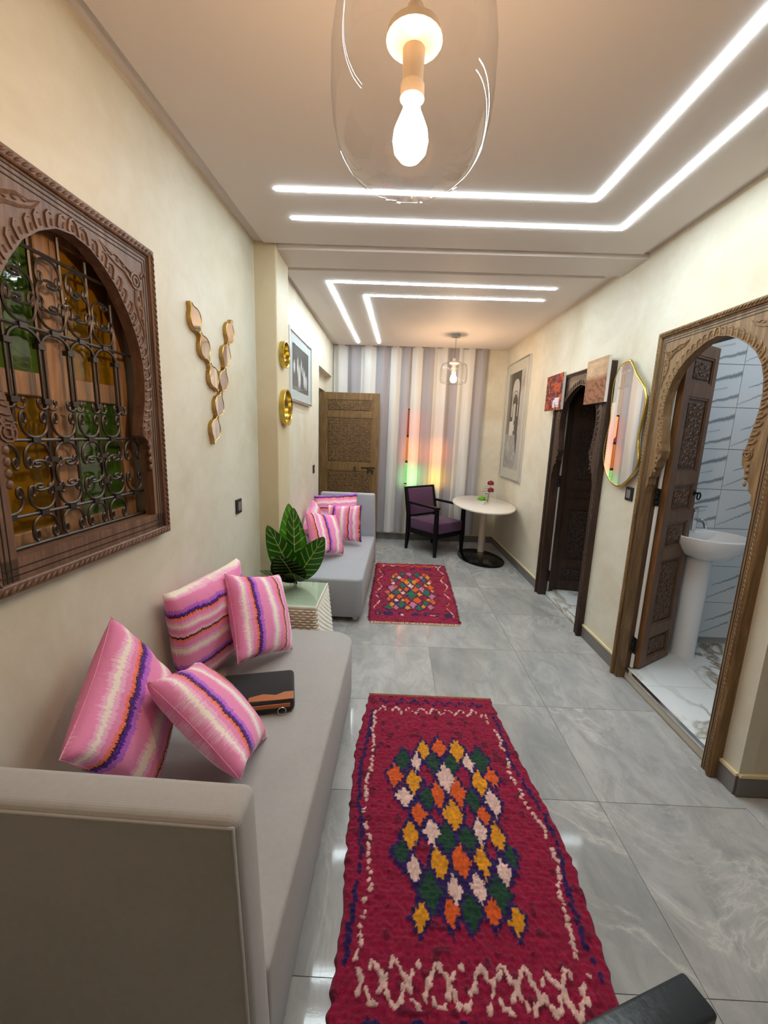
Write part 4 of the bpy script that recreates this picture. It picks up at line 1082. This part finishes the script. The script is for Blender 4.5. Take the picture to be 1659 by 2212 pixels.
# ================================================================ WALL MIRRORS
mir = [(1.33,2.155),(1.426,2.138),(1.487,2.074),(1.514,1.982),(1.503,1.857),(1.488,1.774),(1.496,1.703),(1.524,1.626),(1.53,1.524),(1.504,1.44),(1.441,1.365),(1.355,1.313),(1.272,1.296),(1.2,1.31),(1.124,1.36),(1.065,1.426),(1.048,1.49),(1.068,1.553),(1.082,1.625),(1.077,1.702),(1.064,1.777),(1.058,1.861),(1.081,1.928),(1.138,1.986),(1.209,2.042),(1.265,2.103)]
sm = 1.29; mp_ = [(-(s-sm), z) for s, z in mir]
def smooth_loop(p, k=4):
    out = []; n = len(p)
    for i in range(n):
        p0, p1, p2, p3 = p[i-1], p[i], p[(i+1) % n], p[(i+2) % n]
        for j in range(k):
            t = j/k
            out.append(tuple(0.5*((2*p1[q]) + (-p0[q]+p2[q])*t + (2*p0[q]-5*p1[q]+4*p2[q]-p3[q])*t*t + (-p0[q]+3*p1[q]-3*p2[q]+p3[q])*t**3) for q in (0, 1)))
    return out
lp = smooth_loop(mp_)
mr = thing('wavy_mirror', 'wavy-edged mirror with thin gold frame between the two doorways', 'mirror', RW(sm, 0, 0.013), RROT - R(2.6))
MB().prism_xz(lp, -0.024, -0.004).build('mirror_glass', 'mirror_glass', mr)
MB().tube([(x, -0.018, z) for x, z in lp], 0.0085, 8, True).build('frame', 'gold', mr, smooth=60)
# ogee mirrors climbing in a Y
def ogee(wd, ht, n=9):
    pts = []
    half = [(0.0, 0.5), (0.07, 0.47), (0.09, 0.42), (0.12, 0.37), (0.19, 0.32), (0.22, 0.29), (0.27, 0.275), (0.38, 0.22), (0.46, 0.13), (0.50, 0.03), (0.50, -0.03), (0.46, -0.13), (0.38, -0.22), (0.27, -0.275), (0.22, -0.29), (0.19, -0.32), (0.12, -0.37), (0.09, -0.42), (0.07, -0.47), (0.0, -0.5)]
    return [(x*wd, z*ht) for x, z in half] + [(-x*wd, z*ht) for x, z in reversed(half[1:-1])]
og = [(-0.877, 2.114, 34, 'uppermost of the arm nearer the carved window'), (-0.795, 2.0, 34, 'second down on the arm nearer the carved window'), (-0.706, 1.867, 32, 'lowest on the arm nearer the carved window'),
      (-0.476, 2.144, -22, 'uppermost of the arm nearer the pilaster'), (-0.537, 2.008, -22, 'second down on the arm nearer the pilaster'), (-0.585, 1.862, -20, 'lowest on the arm nearer the pilaster'),
      (-0.653, 1.722, -22, 'upper one of the stem of the Y'), (-0.708, 1.592, -20, 'bottom tip of the stem of the Y')]
shp = ogee(0.112, 0.168)
og_fr = MB().prism_xz(shp, -0.020, 0.0).mesh('frame', 'brass_matt')
og_gl = MB().prism_xz([(x*0.88, z*0.88) for x, z in shp], -0.0215, -0.019).mesh('glass', 'mirror_glass')
og_ed = MB().tube([(x*0.95, -0.020, z*0.95) for x, z in shp], 0.004, 5, True).mesh('edge', 'brass_matt', smooth=60)
for s, z, tl, lab in og:
    t = thing('ogee_mirror', 'small brass-edged ogee wall mirror, ' + lab, 'mirror', LW(s, z), LROT, 'ogee mirrors set in a Y')
    t.rotation_euler = (0, 0, LROT); t.matrix_world = Matrix.Translation(LW(s, z)) @ Matrix.Rotation(LROT, 4, 'Z') @ Matrix.Rotation(R(-tl), 4, 'Y')
    link('frame', og_fr, t); link('glass', og_gl, t); link('edge', og_ed, t)
# round gilt mirrors on the pilaster
def round_mirror(y, z, r, label):
    t = thing('round_mirror', label, 'mirror', (-0.825, y, z), PI/2, 'round gilt mirrors on the pilaster')
    M = Matrix.Rotation(PI/2, 4, 'X')
    prof = [(r*0.87, 0.004), (r*0.88, 0.032), (r*0.94, 0.038), (r, 0.036), (r*1.0, 0.0)]
    o = MB().lathe(prof, 40).build('gilt_ring', 'gold', t, smooth=40); o.matrix_local = M
    o = MB().lathe([(0, 0.006), (r*0.88, 0.006), (r*0.88, 0.002), (0, 0.002)], 40).build('glass', 'mirror_glass', t); o.matrix_local = M
round_mirror(3.125, 2.135, 0.092, 'smaller round gilt-ringed mirror above the larger one')
round_mirror(3.155, 1.768, 0.132, 'larger round gilt-ringed mirror below the smaller one')

# ================================================================ FRAMED PICTURES AND CANVASES
def painted(mb_w, mb_h, nx, ny, fn, y):
    g = MB().grid(nx, ny, lambda a, b_: ((a-0.5)*mb_w, y, (b_-0.5)*mb_h))
    return g, [fn(i/(nx-1), j/(ny-1)) for j in range(ny) for i in range(nx)]
def vnoise(x, y, k=0):
    i, j = math.floor(x), math.floor(y); fx, fy = x-i, y-j
    fx, fy = fx*fx*(3-2*fx), fy*fy*(3-2*fy)
    a = hsh(i, j, k)*(1-fx) + hsh(i+1, j, k)*fx; b_ = hsh(i, j+1, k)*(1-fx) + hsh(i+1, j+1, k)*fx
    return a*(1-fy) + b_*fy
def fbm(x, y, k=0): return 0.5*vnoise(x, y, k) + 0.3*vnoise(x*2.1, y*2.1, k+1) + 0.2*vnoise(x*4.3, y*4.3, k+2)
def grey(v): v = max(0, min(1, v)); v = v*v*1.35 if v < 0.5 else v*0.9; return (v, v*0.98, v*0.99)
def picture(name, label, loc, rz, wd, ht, margin, fn, matm, nx, ny):
    t = thing(name, label, 'picture', loc, rz)
    fw = 0.018
    fr = MB().box((-wd/2, -0.03, -ht/2), (wd/2, -0.001, -ht/2+fw)).box((-wd/2, -0.03, ht/2-fw), (wd/2, -0.001, ht/2)).box((-wd/2, -0.03, -ht/2+fw), (-wd/2+fw, -0.001, ht/2-fw)).box((wd/2-fw, -0.03, -ht/2+fw), (wd/2, -0.001, ht/2-fw))
    fr.build('frame', 'silver_frame', t)
    MB().box((-wd/2+fw, -0.018, -ht/2+fw), (wd/2-fw, -0.002, ht/2-fw)).build('mat_board', matm, t)
    pw_, ph = wd-2*margin[0], ht-2*margin[1]
    g, cols = painted(pw_, ph, nx, ny, fn, -0.0185)
    link('photo_print', g.mesh('photo_print', 'print', cols=cols, recalc=False), t)
    MB().box((-wd/2+fw, -0.0225, -ht/2+fw), (wd/2-fw, -0.0205, ht/2-fw)).build('glass', 'picture_glass', t)
    return t
def crowd(u, v):    # dark scene with a few pale robed figures
    b_ = 0.05 + 0.16*fbm(u*9, v*12, 3)
    for cx, cz, w_, h in ((0.40, 0.33, 0.09, 0.30), (0.30, 0.55, 0.05, 0.22), (0.52, 0.62, 0.035, 0.16), (0.72, 0.34, 0.08, 0.24), (0.10, 0.50, 0.06, 0.16), (0.84, 0.28, 0.07, 0.18), (0.62, 0.50, 0.03, 0.14)):
        d = ((u-cx)/w_)**2 + ((v-cz)/h)**2
        if d < 1: b_ = max(b_, (0.55 + 0.3*fbm(u*30, v*30, 5))*(1-d*0.5))
    if v < 0.1: b_ = 0.25 + 0.1*fbm(u*10, v*30)
    return grey(b_)
picture('framed_photo', 'silver-framed landscape black and white photograph above the far sofa', (-0.905, 4.035, 2.15), PI/2, 0.93, 0.59, (0.13, 0.10), crowd, 'mat_board', 90, 60)
def alley(u, v):    # lane seen through receding arches
    b_ = 0.10 + 0.10*fbm(u*8, v*20, 9)
    if u < 0.16: b_ = 0.30 + 0.1*fbm(u*20, v*9)
    if u > 0.78 and v > 0.3: b_ = 0.48 + 0.06*fbm(u*6, v*6)
    for cx, top, w_, val in ((0.5, 0.93, 0.21, 0.55), (0.5, 0.80, 0.17, 0.6), (0.51, 0.765, 0.15, 0.13)):
        zc_ = top-0.10; 
        d = ((u-cx)/w_)**2 + (max(0, v-zc_)/0.10)**2
        if d < 1 and v > 0.55: b_ = val
        elif 1 <= d < 1.25 and v > zc_: b_ = 0.08
    if 0.40 < u < 0.56 and 0.5 < v < 0.68: b_ = 0.5
    if 0.30 < u < 0.56 and 0.40 < v < 0.46: b_ = 0.7*fbm(u*20, v*20)+0.3
    if v < 0.36:
        edge = 0.86 - 0.12*(0.36-v)/0.36
        b_ = 0.42 + 0.12*fbm(u*10, v*18, 4) if u < 0.62 + 0.28*(0.36-v)/0.36 else 0.16
    if 0.22 < u < 0.5 and 0.35 < v < 0.5: b_ = 0.62 + 0.15*fbm(u*9, v*9)
    if u > 0.8 and v <= 0.36: b_ = 0.5
    return grey(b_)
picture('framed_photo', 'tall silver-framed black and white alley photograph above the oval table', RW(3.93, 1.822), RROT, 0.92, 1.53, (0.135, 0.14), alley, 'mat_board_warm', 90, 130)
def canvas(label, s, z, wd, ht, fn, rot=0.0):
    t = thing('canvas_print', label, 'picture', RW(s, z, 0.048), RROT + rot)
    MB().box((-wd/2, -0.022, -ht/2), (wd/2, 0, ht/2)).build('stretcher', 'canvas_edge', t)
    g, cols = painted(wd, ht, 70, 70, fn, -0.0228)
    link('print_face', g.mesh('print_face', 'canvas_print', cols=cols, recalc=False), t)
def mosaic(u, v):
    n = fbm(u*9, v*11, 2); m = fbm(u*15+3, v*15, 6)
    c = srgb(74, 30, 36)
    if n > 0.58: c = srgb(176, 70, 36)
    elif n < 0.40: c = srgb(132, 48, 62)
    if m > 0.68: c = srgb(200, 116, 48)
    if 0.48 < u < 0.85 and 0.08 < v < 0.34 and fbm(u*16, v*16, 8) > 0.42: c = srgb(214, 206, 220)
    if v > 0.42 and v < 0.7 and fbm(u*10, v*10, 11) > 0.6: c = srgb(70, 34, 48)
    return c[:3]
def dunes(u, v):
    n = fbm(u*4, v*9, 4)
    top, bot = srgb(214, 176, 140), srgb(150, 98, 72)
    k = max(0, min(1, (v-0.52)*8)); c = tuple(bot[i]*(1-k) + top[i]*k for i in range(3))
    f = 0.65 + 0.6*n
    if v < 0.5:
        f = 0.55 + 0.9*abs(math.sin((u*3.2 + v*6 + 2.2*fbm(u*5, v*5, 7))*3)); f = min(f, 1.25)
    return tuple(min(1, q*f*0.8) for q in c)
canvas('small canvas with red and orange pattern at the doorway corner nearer the oval table', 2.52, 2.05, 0.40, 0.335, mosaic)
canvas('small canvas with sand and sky tones at the doorway corner nearer the wavy mirror', 1.70, 2.06, 0.33, 0.335, dunes)

# ================================================================ SWITCHES
def switch(loc, rz, label):
    t = thing('light_switch', label, 'switch', loc, rz, 'black wall switches')
    MB().box((-0.042, -0.010, -0.046), (0.042, -0.0005, 0.046)).build('plate', 'black_plastic', t, bevel=(0.003, 2, R(30)))
    MB().box((-0.023, -0.0135, -0.028), (0.023, -0.010, 0.028)).build('rocker', 'grey_plastic', t, bevel=(0.0015, 1, R(30)))
switch(LW(-0.394, 1.112), LROT, 'black wall switch between the ogee mirrors and the pilaster')
switch((-0.905, 4.75, 1.176), PI/2, 'black wall switch beside the open carved door')
switch(RW(1.157, 1.253), RROT, 'black wall switch under the wavy mirror')

# ================================================================ BASIN
bs_ = thing('washbasin', 'white ceramic pedestal washbasin with tall tap in the bathroom', 'washbasin', (2.20, 2.83, 0.072))
def basin(mb):
    n = 40
    prof = [(0.30, 0.75), (0.62, 0.78), (0.90, 0.84), (1.0, 0.90), (1.0, 0.915), (0.965, 0.92), (0.92, 0.905), (0.70, 0.84), (0.3, 0.80), (0.02, 0.795)]
    vs, fs = [], []
    for r_, z in prof:
        for i in range(n):
            a = 2*PI*i/n; x = 0.235*r_*math.cos(a); y = 0.235*r_*math.sin(a)
            if y > 0: y *= 0.9
            vs.append((x, y, z))
    for a in range(len(prof)-1):
        for i in range(n): fs.append((a*n+i, a*n+(i+1) % n, (a+1)*n+(i+1) % n, (a+1)*n+i))
    fs += [tuple(range(n)), tuple(range((len(prof)-1)*n, len(prof)*n))]
    return mb.add(vs, fs)
bw = basin(MB()).build('bowl', 'ceramic', bs_, smooth=40)
MB().box((-0.16, 0.13, 0.84), (0.16, 0.226, 0.918)).build('tap_deck', 'ceramic', bs_, bevel=(0.02, 3, R(30)), smooth=50)
MB().lathe([(0, 0.0), (0.085, 0.0), (0.078, 0.03), (0.082, 0.72), (0.07, 0.745), (0, 0.745)], 28, (0, 0.06), 1.0, 1.1).build('pedestal', 'ceramic', bs_, smooth=40)
tp = MB().lathe([(0, 0.918), (0.026, 0.918), (0.024, 1.04), (0.028, 1.05), (0.026, 1.075), (0, 1.08)], 20, (0, 0.17)); tp.tube([(0, 0.16, 1.0), (0, 0.09, 1.005), (0, 0.055, 0.99), (0, 0.04, 0.955)], 0.012, 8); tp.tube([(0, 0.17, 1.08), (0, 0.11, 1.10), (0, 0.06, 1.105)], [0.008, 0.006, 0.004], 6)
tp.build('tap', 'chrome', bs_, smooth=40)
MB().tube([(0, 0.172, 0.875), (0, 0.165, 0.873)], 0.010, 12).build('overflow_hole', 'black_plastic', bs_)

# ================================================================ RUGS
PALR = {'R': srgb(152, 10, 58), 'Y': srgb(228, 150, 22), 'O': srgb(226, 92, 26), 'G': srgb(24, 66, 44), 'W': srgb(238, 196, 184), 'B': srgb(40, 14, 84), 'P': srgb(206, 120, 150), 'T': srgb(36, 104, 78), 'U': srgb(112, 8, 48)}
def parse(t): return [(q[0],) + tuple(float(x) for x in q[1:].split(',')) for q in t.split()]
RUG1 = parse("Y0.214,1.868,0.033,0.069 O0.296,1.887,0.040,0.070 Y0.385,1.871,0.042,0.080 G0.109,1.795,0.038,0.071 W0.174,1.786,0.025,0.064 G0.260,1.785,0.034,0.064 G0.347,1.784,0.040,0.063 W0.433,1.795,0.028,0.062 G0.494,1.818,0.046,0.079 O0.069,1.701,0.040,0.068 Y0.156,1.671,0.036,0.071 W0.308,1.697,0.043,0.084 Y0.464,1.678,0.038,0.074 O0.529,1.710,0.031,0.059 W0.113,1.582,0.045,0.050 G0.212,1.583,0.034,0.057 O0.259,1.601,0.036,0.074 O0.356,1.617,0.039,0.081 G0.414,1.578,0.034,0.057 W0.500,1.573,0.034,0.072 O0.169,1.501,0.036,0.057 Y0.315,1.504,0.047,0.076 O0.446,1.507,0.030,0.052 Y0.129,1.405,0.034,0.064 W0.216,1.422,0.035,0.061 G0.274,1.396,0.036,0.063 G0.358,1.396,0.041,0.050 W0.414,1.433,0.029,0.061 Y0.479,1.415,0.031,0.064 G0.092,1.330,0.035,0.043 W0.138,1.269,0.028,0.050 Y0.234,1.296,0.038,0.063 O0.320,1.307,0.037,0.068 Y0.401,1.311,0.031,0.064 W0.471,1.275,0.029,0.054 G0.514,1.336,0.024,0.051 G0.188,1.196,0.043,0.072 W0.279,1.207,0.030,0.050 W0.366,1.214,0.030,0.054 G0.435,1.205,0.040,0.066 Y0.151,1.117,0.027,0.044 O0.256,1.134,0.029,0.048 G0.323,1.140,0.036,0.058 O0.399,1.140,0.029,0.045 Y0.474,1.117,0.027,0.044")
RUG2 = parse("O0.089,4.550,0.029,0.060 G0.163,4.570,0.031,0.065 P0.240,4.580,0.036,0.074 G0.327,4.562,0.037,0.083 O0.410,4.572,0.028,0.060 P0.373,4.482,0.028,0.062 Y0.446,4.491,0.029,0.080 Y0.058,4.468,0.021,0.058 W0.122,4.453,0.030,0.062 G0.084,4.373,0.022,0.055 O0.043,4.347,0.022,0.051 O0.159,4.382,0.034,0.073 G0.244,4.381,0.025,0.060 O0.322,4.379,0.031,0.077 G0.396,4.377,0.028,0.068 O0.466,4.368,0.025,0.055 Y0.205,4.313,0.031,0.083 Y0.286,4.323,0.031,0.087 W0.058,4.266,0.026,0.049 W0.445,4.295,0.024,0.041 G0.159,4.207,0.037,0.091 W0.244,4.197,0.033,0.079 G0.323,4.206,0.030,0.055 Y0.403,4.224,0.027,0.056 P0.041,4.117,0.041,0.091 O0.083,4.175,0.028,0.059 O0.449,4.171,0.036,0.078 O0.000,4.001,0.030,0.076 G0.089,4.010,0.036,0.083 Y0.128,4.079,0.024,0.052 O0.194,4.096,0.028,0.064 O0.289,4.096,0.034,0.079 P0.356,4.113,0.034,0.084 Y0.464,4.069,0.022,0.041 W0.157,4.000,0.025,0.050 G0.238,3.958,0.054,0.127 Y0.324,3.973,0.027,0.068 G0.398,4.016,0.043,0.094 Y0.042,3.900,0.033,0.076 O0.118,3.890,0.031,0.072 O0.013,3.825,0.025,0.053 P0.444,3.925,0.038,0.080 W0.088,3.800,0.023,0.052 Y0.150,3.810,0.018,0.036 O0.189,3.794,0.030,0.065 O0.293,3.808,0.043,0.089 Y0.403,3.836,0.020,0.040 G0.132,3.704,0.042,0.081 P0.243,3.700,0.038,0.078 G0.371,3.760,0.031,0.067 O0.444,3.788,0.031,0.068 Y0.046,3.703,0.028,0.053 G0.016,3.631,0.034,0.060 P0.084,3.630,0.027,0.051 Y0.191,3.623,0.031,0.060 G0.297,3.633,0.035,0.063 Y0.342,3.671,0.024,0.043 P0.411,3.663,0.034,0.055")
def interp(tab, y):
    if y <= tab[0][0]: return tab[0][1]
    for (a, p), (c, q) in zip(tab, tab[1:]):
        if a <= y <= c: return p + (q-p)*(y-a)/(c-a)
    return tab[-1][1]
def rug(label, Lt, Rt, y0, y1, colf, nx, ny, base, seed, hgt):
    yc = (y0+y1)/2; xc = (interp(Lt, yc) + interp(Rt, yc))/2
    o = thing('rug', label, 'rug', (xc, yc, 0))
    cols = []; H = []
    def pos(i, j):
        v = j/(ny-1); y = y0 + (y1-y0)*v
        xl, xr = interp(Lt, y), interp(Rt, y)
        xl += 0.006*(vnoise(y*40, seed)-0.5)*2; xr += 0.006*(vnoise(y*40, seed+9)-0.5)*2
        x = xl + (xr-xl)*i/(nx-1)
        yy = y + 0.010*(vnoise(x*8, seed+3)-0.5)
        return x, yy
    vs = []
    for j in range(ny):
        for i in range(nx):
            x, y = pos(i, j)
            jx, jy = x + 0.007*(vnoise(x*90, y*90, 2)-0.5), y + 0.012*(vnoise(x*70, y*70, 3)-0.5)
            c = colf(jx, jy, interp(Lt, y), interp(Rt, y))
            row = abs(math.sin(PI*y/0.017 + 2.6*vnoise(x*9, y*5, 5)))
            tuft = vnoise(x*120, y*95, 7)
            z = hgt*(0.42 + 0.13*row**0.6 + 0.50*tuft + 0.42*vnoise(x*38, y*44, 9))
            if c != 'R': z += hgt*0.30
            ed = min(i, nx-1-i, j, ny-1-j)
            if ed == 0: z = 0.001
            elif ed == 1: z *= 0.6
            vs.append((x-xc, y-yc, z))
            k = 0.66 + 0.5*vnoise(x*150, y*110, 12)*(0.6 + 0.8*vnoise(x*12, y*60, 15))
            p = PALR[c]; cols.append(tuple(min(1, q*k) for q in p[:3]))
    mb = MB(); mb.v = vs; mb.f = [(j*nx+i, j*nx+i+1, (j+1)*nx+i+1, (j+1)*nx+i) for j in range(ny-1) for i in range(nx-1)]
    pile = link('pile', mb.mesh('pile', 'rug_pile', cols=cols, recalc=False, smooth=180), o); pile['kind'] = 'stuff'
    return o, xc, yc
L1 = [(0.75, -0.125), (0.857, -0.124), (1.13, -0.112), (1.41, -0.127), (1.6, -0.133), (1.93, -0.135), (2.12, -0.112), (2.32, -0.090)]
R1 = [(0.75, 0.712), (0.93, 0.718), (1.127, 0.735), (1.30, 0.752), (1.457, 0.750), (1.7, 0.72), (1.98, 0.688), (2.33, 0.660)]
TUFT = {}
def add_tuft(c, x, y, rx, ry, ang):
    key = (int(x/0.05), int(y/0.05)); 
    for a in (-1, 0, 1):
        for b_ in (-1, 0, 1): TUFT.setdefault((key[0]+a, key[1]+b_), []).append((c, x, y, rx, ry, math.cos(ang), math.sin(ang)))
rnd = random.Random(11)
def dashes(c, pts, step, rx, ry, drop=0.12, jit=0.004):
    for (x0, y0), (x1, y1) in zip(pts, pts[1:]):
        L_ = math.hypot(x1-x0, y1-y0); n = max(1, int(L_/step))
        for q in range(n):
            if rnd.random() < drop: continue
            t = (q+0.5)/n; add_tuft(c, x0+(x1-x0)*t + rnd.uniform(-jit, jit), y0+(y1-y0)*t + rnd.uniform(-jit, jit), rx*rnd.uniform(0.75, 1.2), ry*rnd.uniform(0.8, 1.2), math.atan2(y1-y0, x1-x0) + rnd.uniform(-0.3, 0.3))
for side in (0, 1):
    W_, B_ = [], []
    for q in range(64):
        y = 0.98 + 1.18*q/63; e = interp(L1, y) if side == 0 else interp(R1, y); sg = 1 if side == 0 else -1
        W_.append((e + sg*(0.078 + 0.014*math.sin(y*11+side*2) + 0.006*math.sin(y*37)), y)); B_.append((e + sg*(0.046 + 0.012*math.sin(y*10+side*2+0.5)), y))
    dashes('W', W_, 0.0185, 0.0090, 0.0075, 0.14, 0.006); dashes('B', B_, 0.019, 0.0145, 0.0095, 0.10, 0.007)
zig = lambda x0, x1, p, ya, yb, ph=0: [(x0+(x1-x0)*q/60.0, ya + (yb-ya)*tri((x0+(x1-x0)*q/60.0)/p+ph)) for q in range(61)]
dashes('W', zig(-0.03, 0.60, 0.075, 2.14, 2.205), 0.013, 0.0085, 0.006, 0.15)
dashes('B', zig(-0.03, 0.60, 0.07, 2.225, 2.275, 0.3), 0.012, 0.011, 0.007, 0.1, 0.008)
for ph in (0.0, 0.5): dashes('W', zig(-0.05, 0.63, 0.13, 0.885, 1.0, ph), 0.03, 0.0135, 0.0075, 0.14, 0.005)
dashes('B', zig(-0.05, 0.63, 0.13, 0.82, 0.86), 0.02, 0.016, 0.01, 0.2)
def col1(x, y, xl, xr):
    a, b_ = x-xl, xr-x
    yq = (math.floor(y/0.017)+0.5)*0.017; xj = x + 0.010*(hsh(math.floor(y/0.017), 3)-0.5) + 0.008*(hsh(math.floor(y/0.017), math.floor(x/0.03), 5)-0.5)
    for c, cx, cy, hw_, hh_ in RUG1:
        if abs(xj-cx)/hw_ + abs(yq-cy)/hh_ < 1.02: return c
    for c, cx, cy, hw_, hh_ in RUG1:
        if abs(xj-cx)/(hw_+0.017) + abs(yq-cy)/(hh_+0.028) < 1.0: return 'B'
    for c, tx, ty, rx, ry, ca, sa in TUFT.get((int(x/0.05), int(y/0.05)), ()):
        dx, dy = x-tx, y-ty; p, q = dx*ca + dy*sa, -dx*sa + dy*ca
        if (p/rx)**2 + (q/ry)**2 < 1: return c
    if vnoise(x*26, y*34, 14) > 0.80: return 'U'
    return 'R'
rg1, xc, yc = rug('crimson wool runner with large coloured diamonds lying beside the near sofa', L1, R1, 0.75, 2.32, col1, 190, 400, None, 1, 0.013)
fg = MB(); fgc = MB()
for i in range(150):
    x = -0.09 + 0.75*i/149; q = fg if i % 2 else fgc
    q.tube([(x-xc, 2.318-yc, 0.006), (x-xc+0.003, 2.329-yc, 0.006), (x-xc-0.001, 2.337-yc, 0.003)], 0.0022, 4)
o = fg.build('fringe', 'fringe_dark', rg1); o['kind'] = 'stuff'
plain('fringe_ochre', srgb(206, 150, 70), 0.9); o = fgc.build('fringe', 'fringe_ochre', rg1); o['kind'] = 'stuff'
L2 = [(3.33, -0.150), (3.8, -0.165), (4.2, -0.155), (4.6, -0.150), (4.985, -0.148)]
R2 = [(3.35, 0.632), (3.8, 0.66), (4.2, 0.675), (4.6, 0.685), (4.99, 0.688)]
def col2(x, y, xl, xr):
    a, b_ = x-xl, xr-x
    for c, cx, cy, hw_, hh_ in RUG2:
        d = abs(x-cx)/hw_ + abs(y-cy)/hh_
        k = 0.75 + 0.5*vnoise(x*60, y*45, 3)
        if d < k: return {'G': 'T'}.get(c, c)
    for c, cx, cy, hw_, hh_ in RUG2:
        if abs(x-cx)/(hw_+0.012) + abs(y-cy)/(hh_+0.03) < 1.0: return 'U' if vnoise(x*40, y*30, 8) < 0.5 else 'B'
    if 3.45 < y < 4.93:
        for e, s in ((a, 0.0), (b_, 2.0)):
            m = 0.065 + 0.025*math.sin(y*17+s)
            if abs(e-m) < 0.007 and vnoise(y*40, s) > 0.36: return 'O' if vnoise(y*22, s+3) > 0.55 else 'W'
            if abs(e-m-0.02) < 0.009 and vnoise(y*30, s+4) > 0.66: return 'B'
    if a > 0.05 and b_ > 0.05:
        if abs(y-(4.86+0.055*tri(x*9))) < 0.016: return 'O' if vnoise(x*20, 1) > 0.4 else 'W'
        if abs(y-4.78) < 0.03 and vnoise(x*26, y*10, 3) > 0.62: return 'B'
        if abs(y-3.50) < 0.035 and vnoise(x*26, y*16, 3) > 0.5: return 'B'
        if abs(y-3.475) < 0.02 and vnoise(x*22, y*16, 6) > 0.68: return 'W'
    if vnoise(x*26, y*34, 14) > 0.76: return 'U'
    return 'R'
rg2, xc, yc = rug('small crimson wool rug with a cluster of coloured lozenges beside the far sofa', L2, R2, 3.34, 4.985, col2, 170, 300, None, 5, 0.014)
fg = MB()
for i in range(110):
    x = -0.14 + 0.76*i/109 + random.uniform(-0.003, 0.003)
    fg.tube([(x-xc, 3.345-yc, 0.008), (x-xc+random.uniform(-0.008, 0.008), 3.33-yc, 0.01), (x-xc+random.uniform(-0.01, 0.01), 3.318-yc, 0.003)], 0.0028, 4)
o = fg.build('fringe', 'fringe_cream', rg2); o['kind'] = 'stuff'
fe = MB()
for j in range(90):
    y = 3.36 + 1.6*j/89
    for tab, sg in ((L2, -1), (R2, 1)):
        x = interp(tab, y); fe.tube([(x-xc-sg*0.01, y-yc, 0.008), (x-xc+sg*random.uniform(0.006, 0.02), y-yc+random.uniform(-0.008, 0.008), 0.004)], [0.005, 0.002], 4)
o = fe.build('edge_tufts', 'rug_back', rg2); o['kind'] = 'stuff'

# ================================================================ LEATHER CHAIR AT THE NEAR EDGE
lc = thing('leather_chair', 'black leather chair standing on the corner of the near rug', 'chair', (0.393, 0.326, 0), R(19.4))
# back slab faces the room; its top edge shows
MB().box((-0.222, 0.126, 0.38), (0.222, 0.186, 0.70)).build('backrest', 'black_leather', lc, bevel=(0.007, 2, R(30)), smooth=50)
MB().box((-0.222, -0.25, 0.36), (0.222, 0.15, 0.43)).build('seat', 'black_leather', lc, bevel=(0.02, 3, R(30)), smooth=50)
lgm = MB().frustum((0, 0), (0.014, 0.014), (0.02, 0.02), 0.0, 0.365).mesh('leg', 'wood_black')
for x in (-0.195, 0.195):
    for y in (-0.22, 0.155): link('leg', lgm, lc, Matrix.Translation((x, y, 0)))
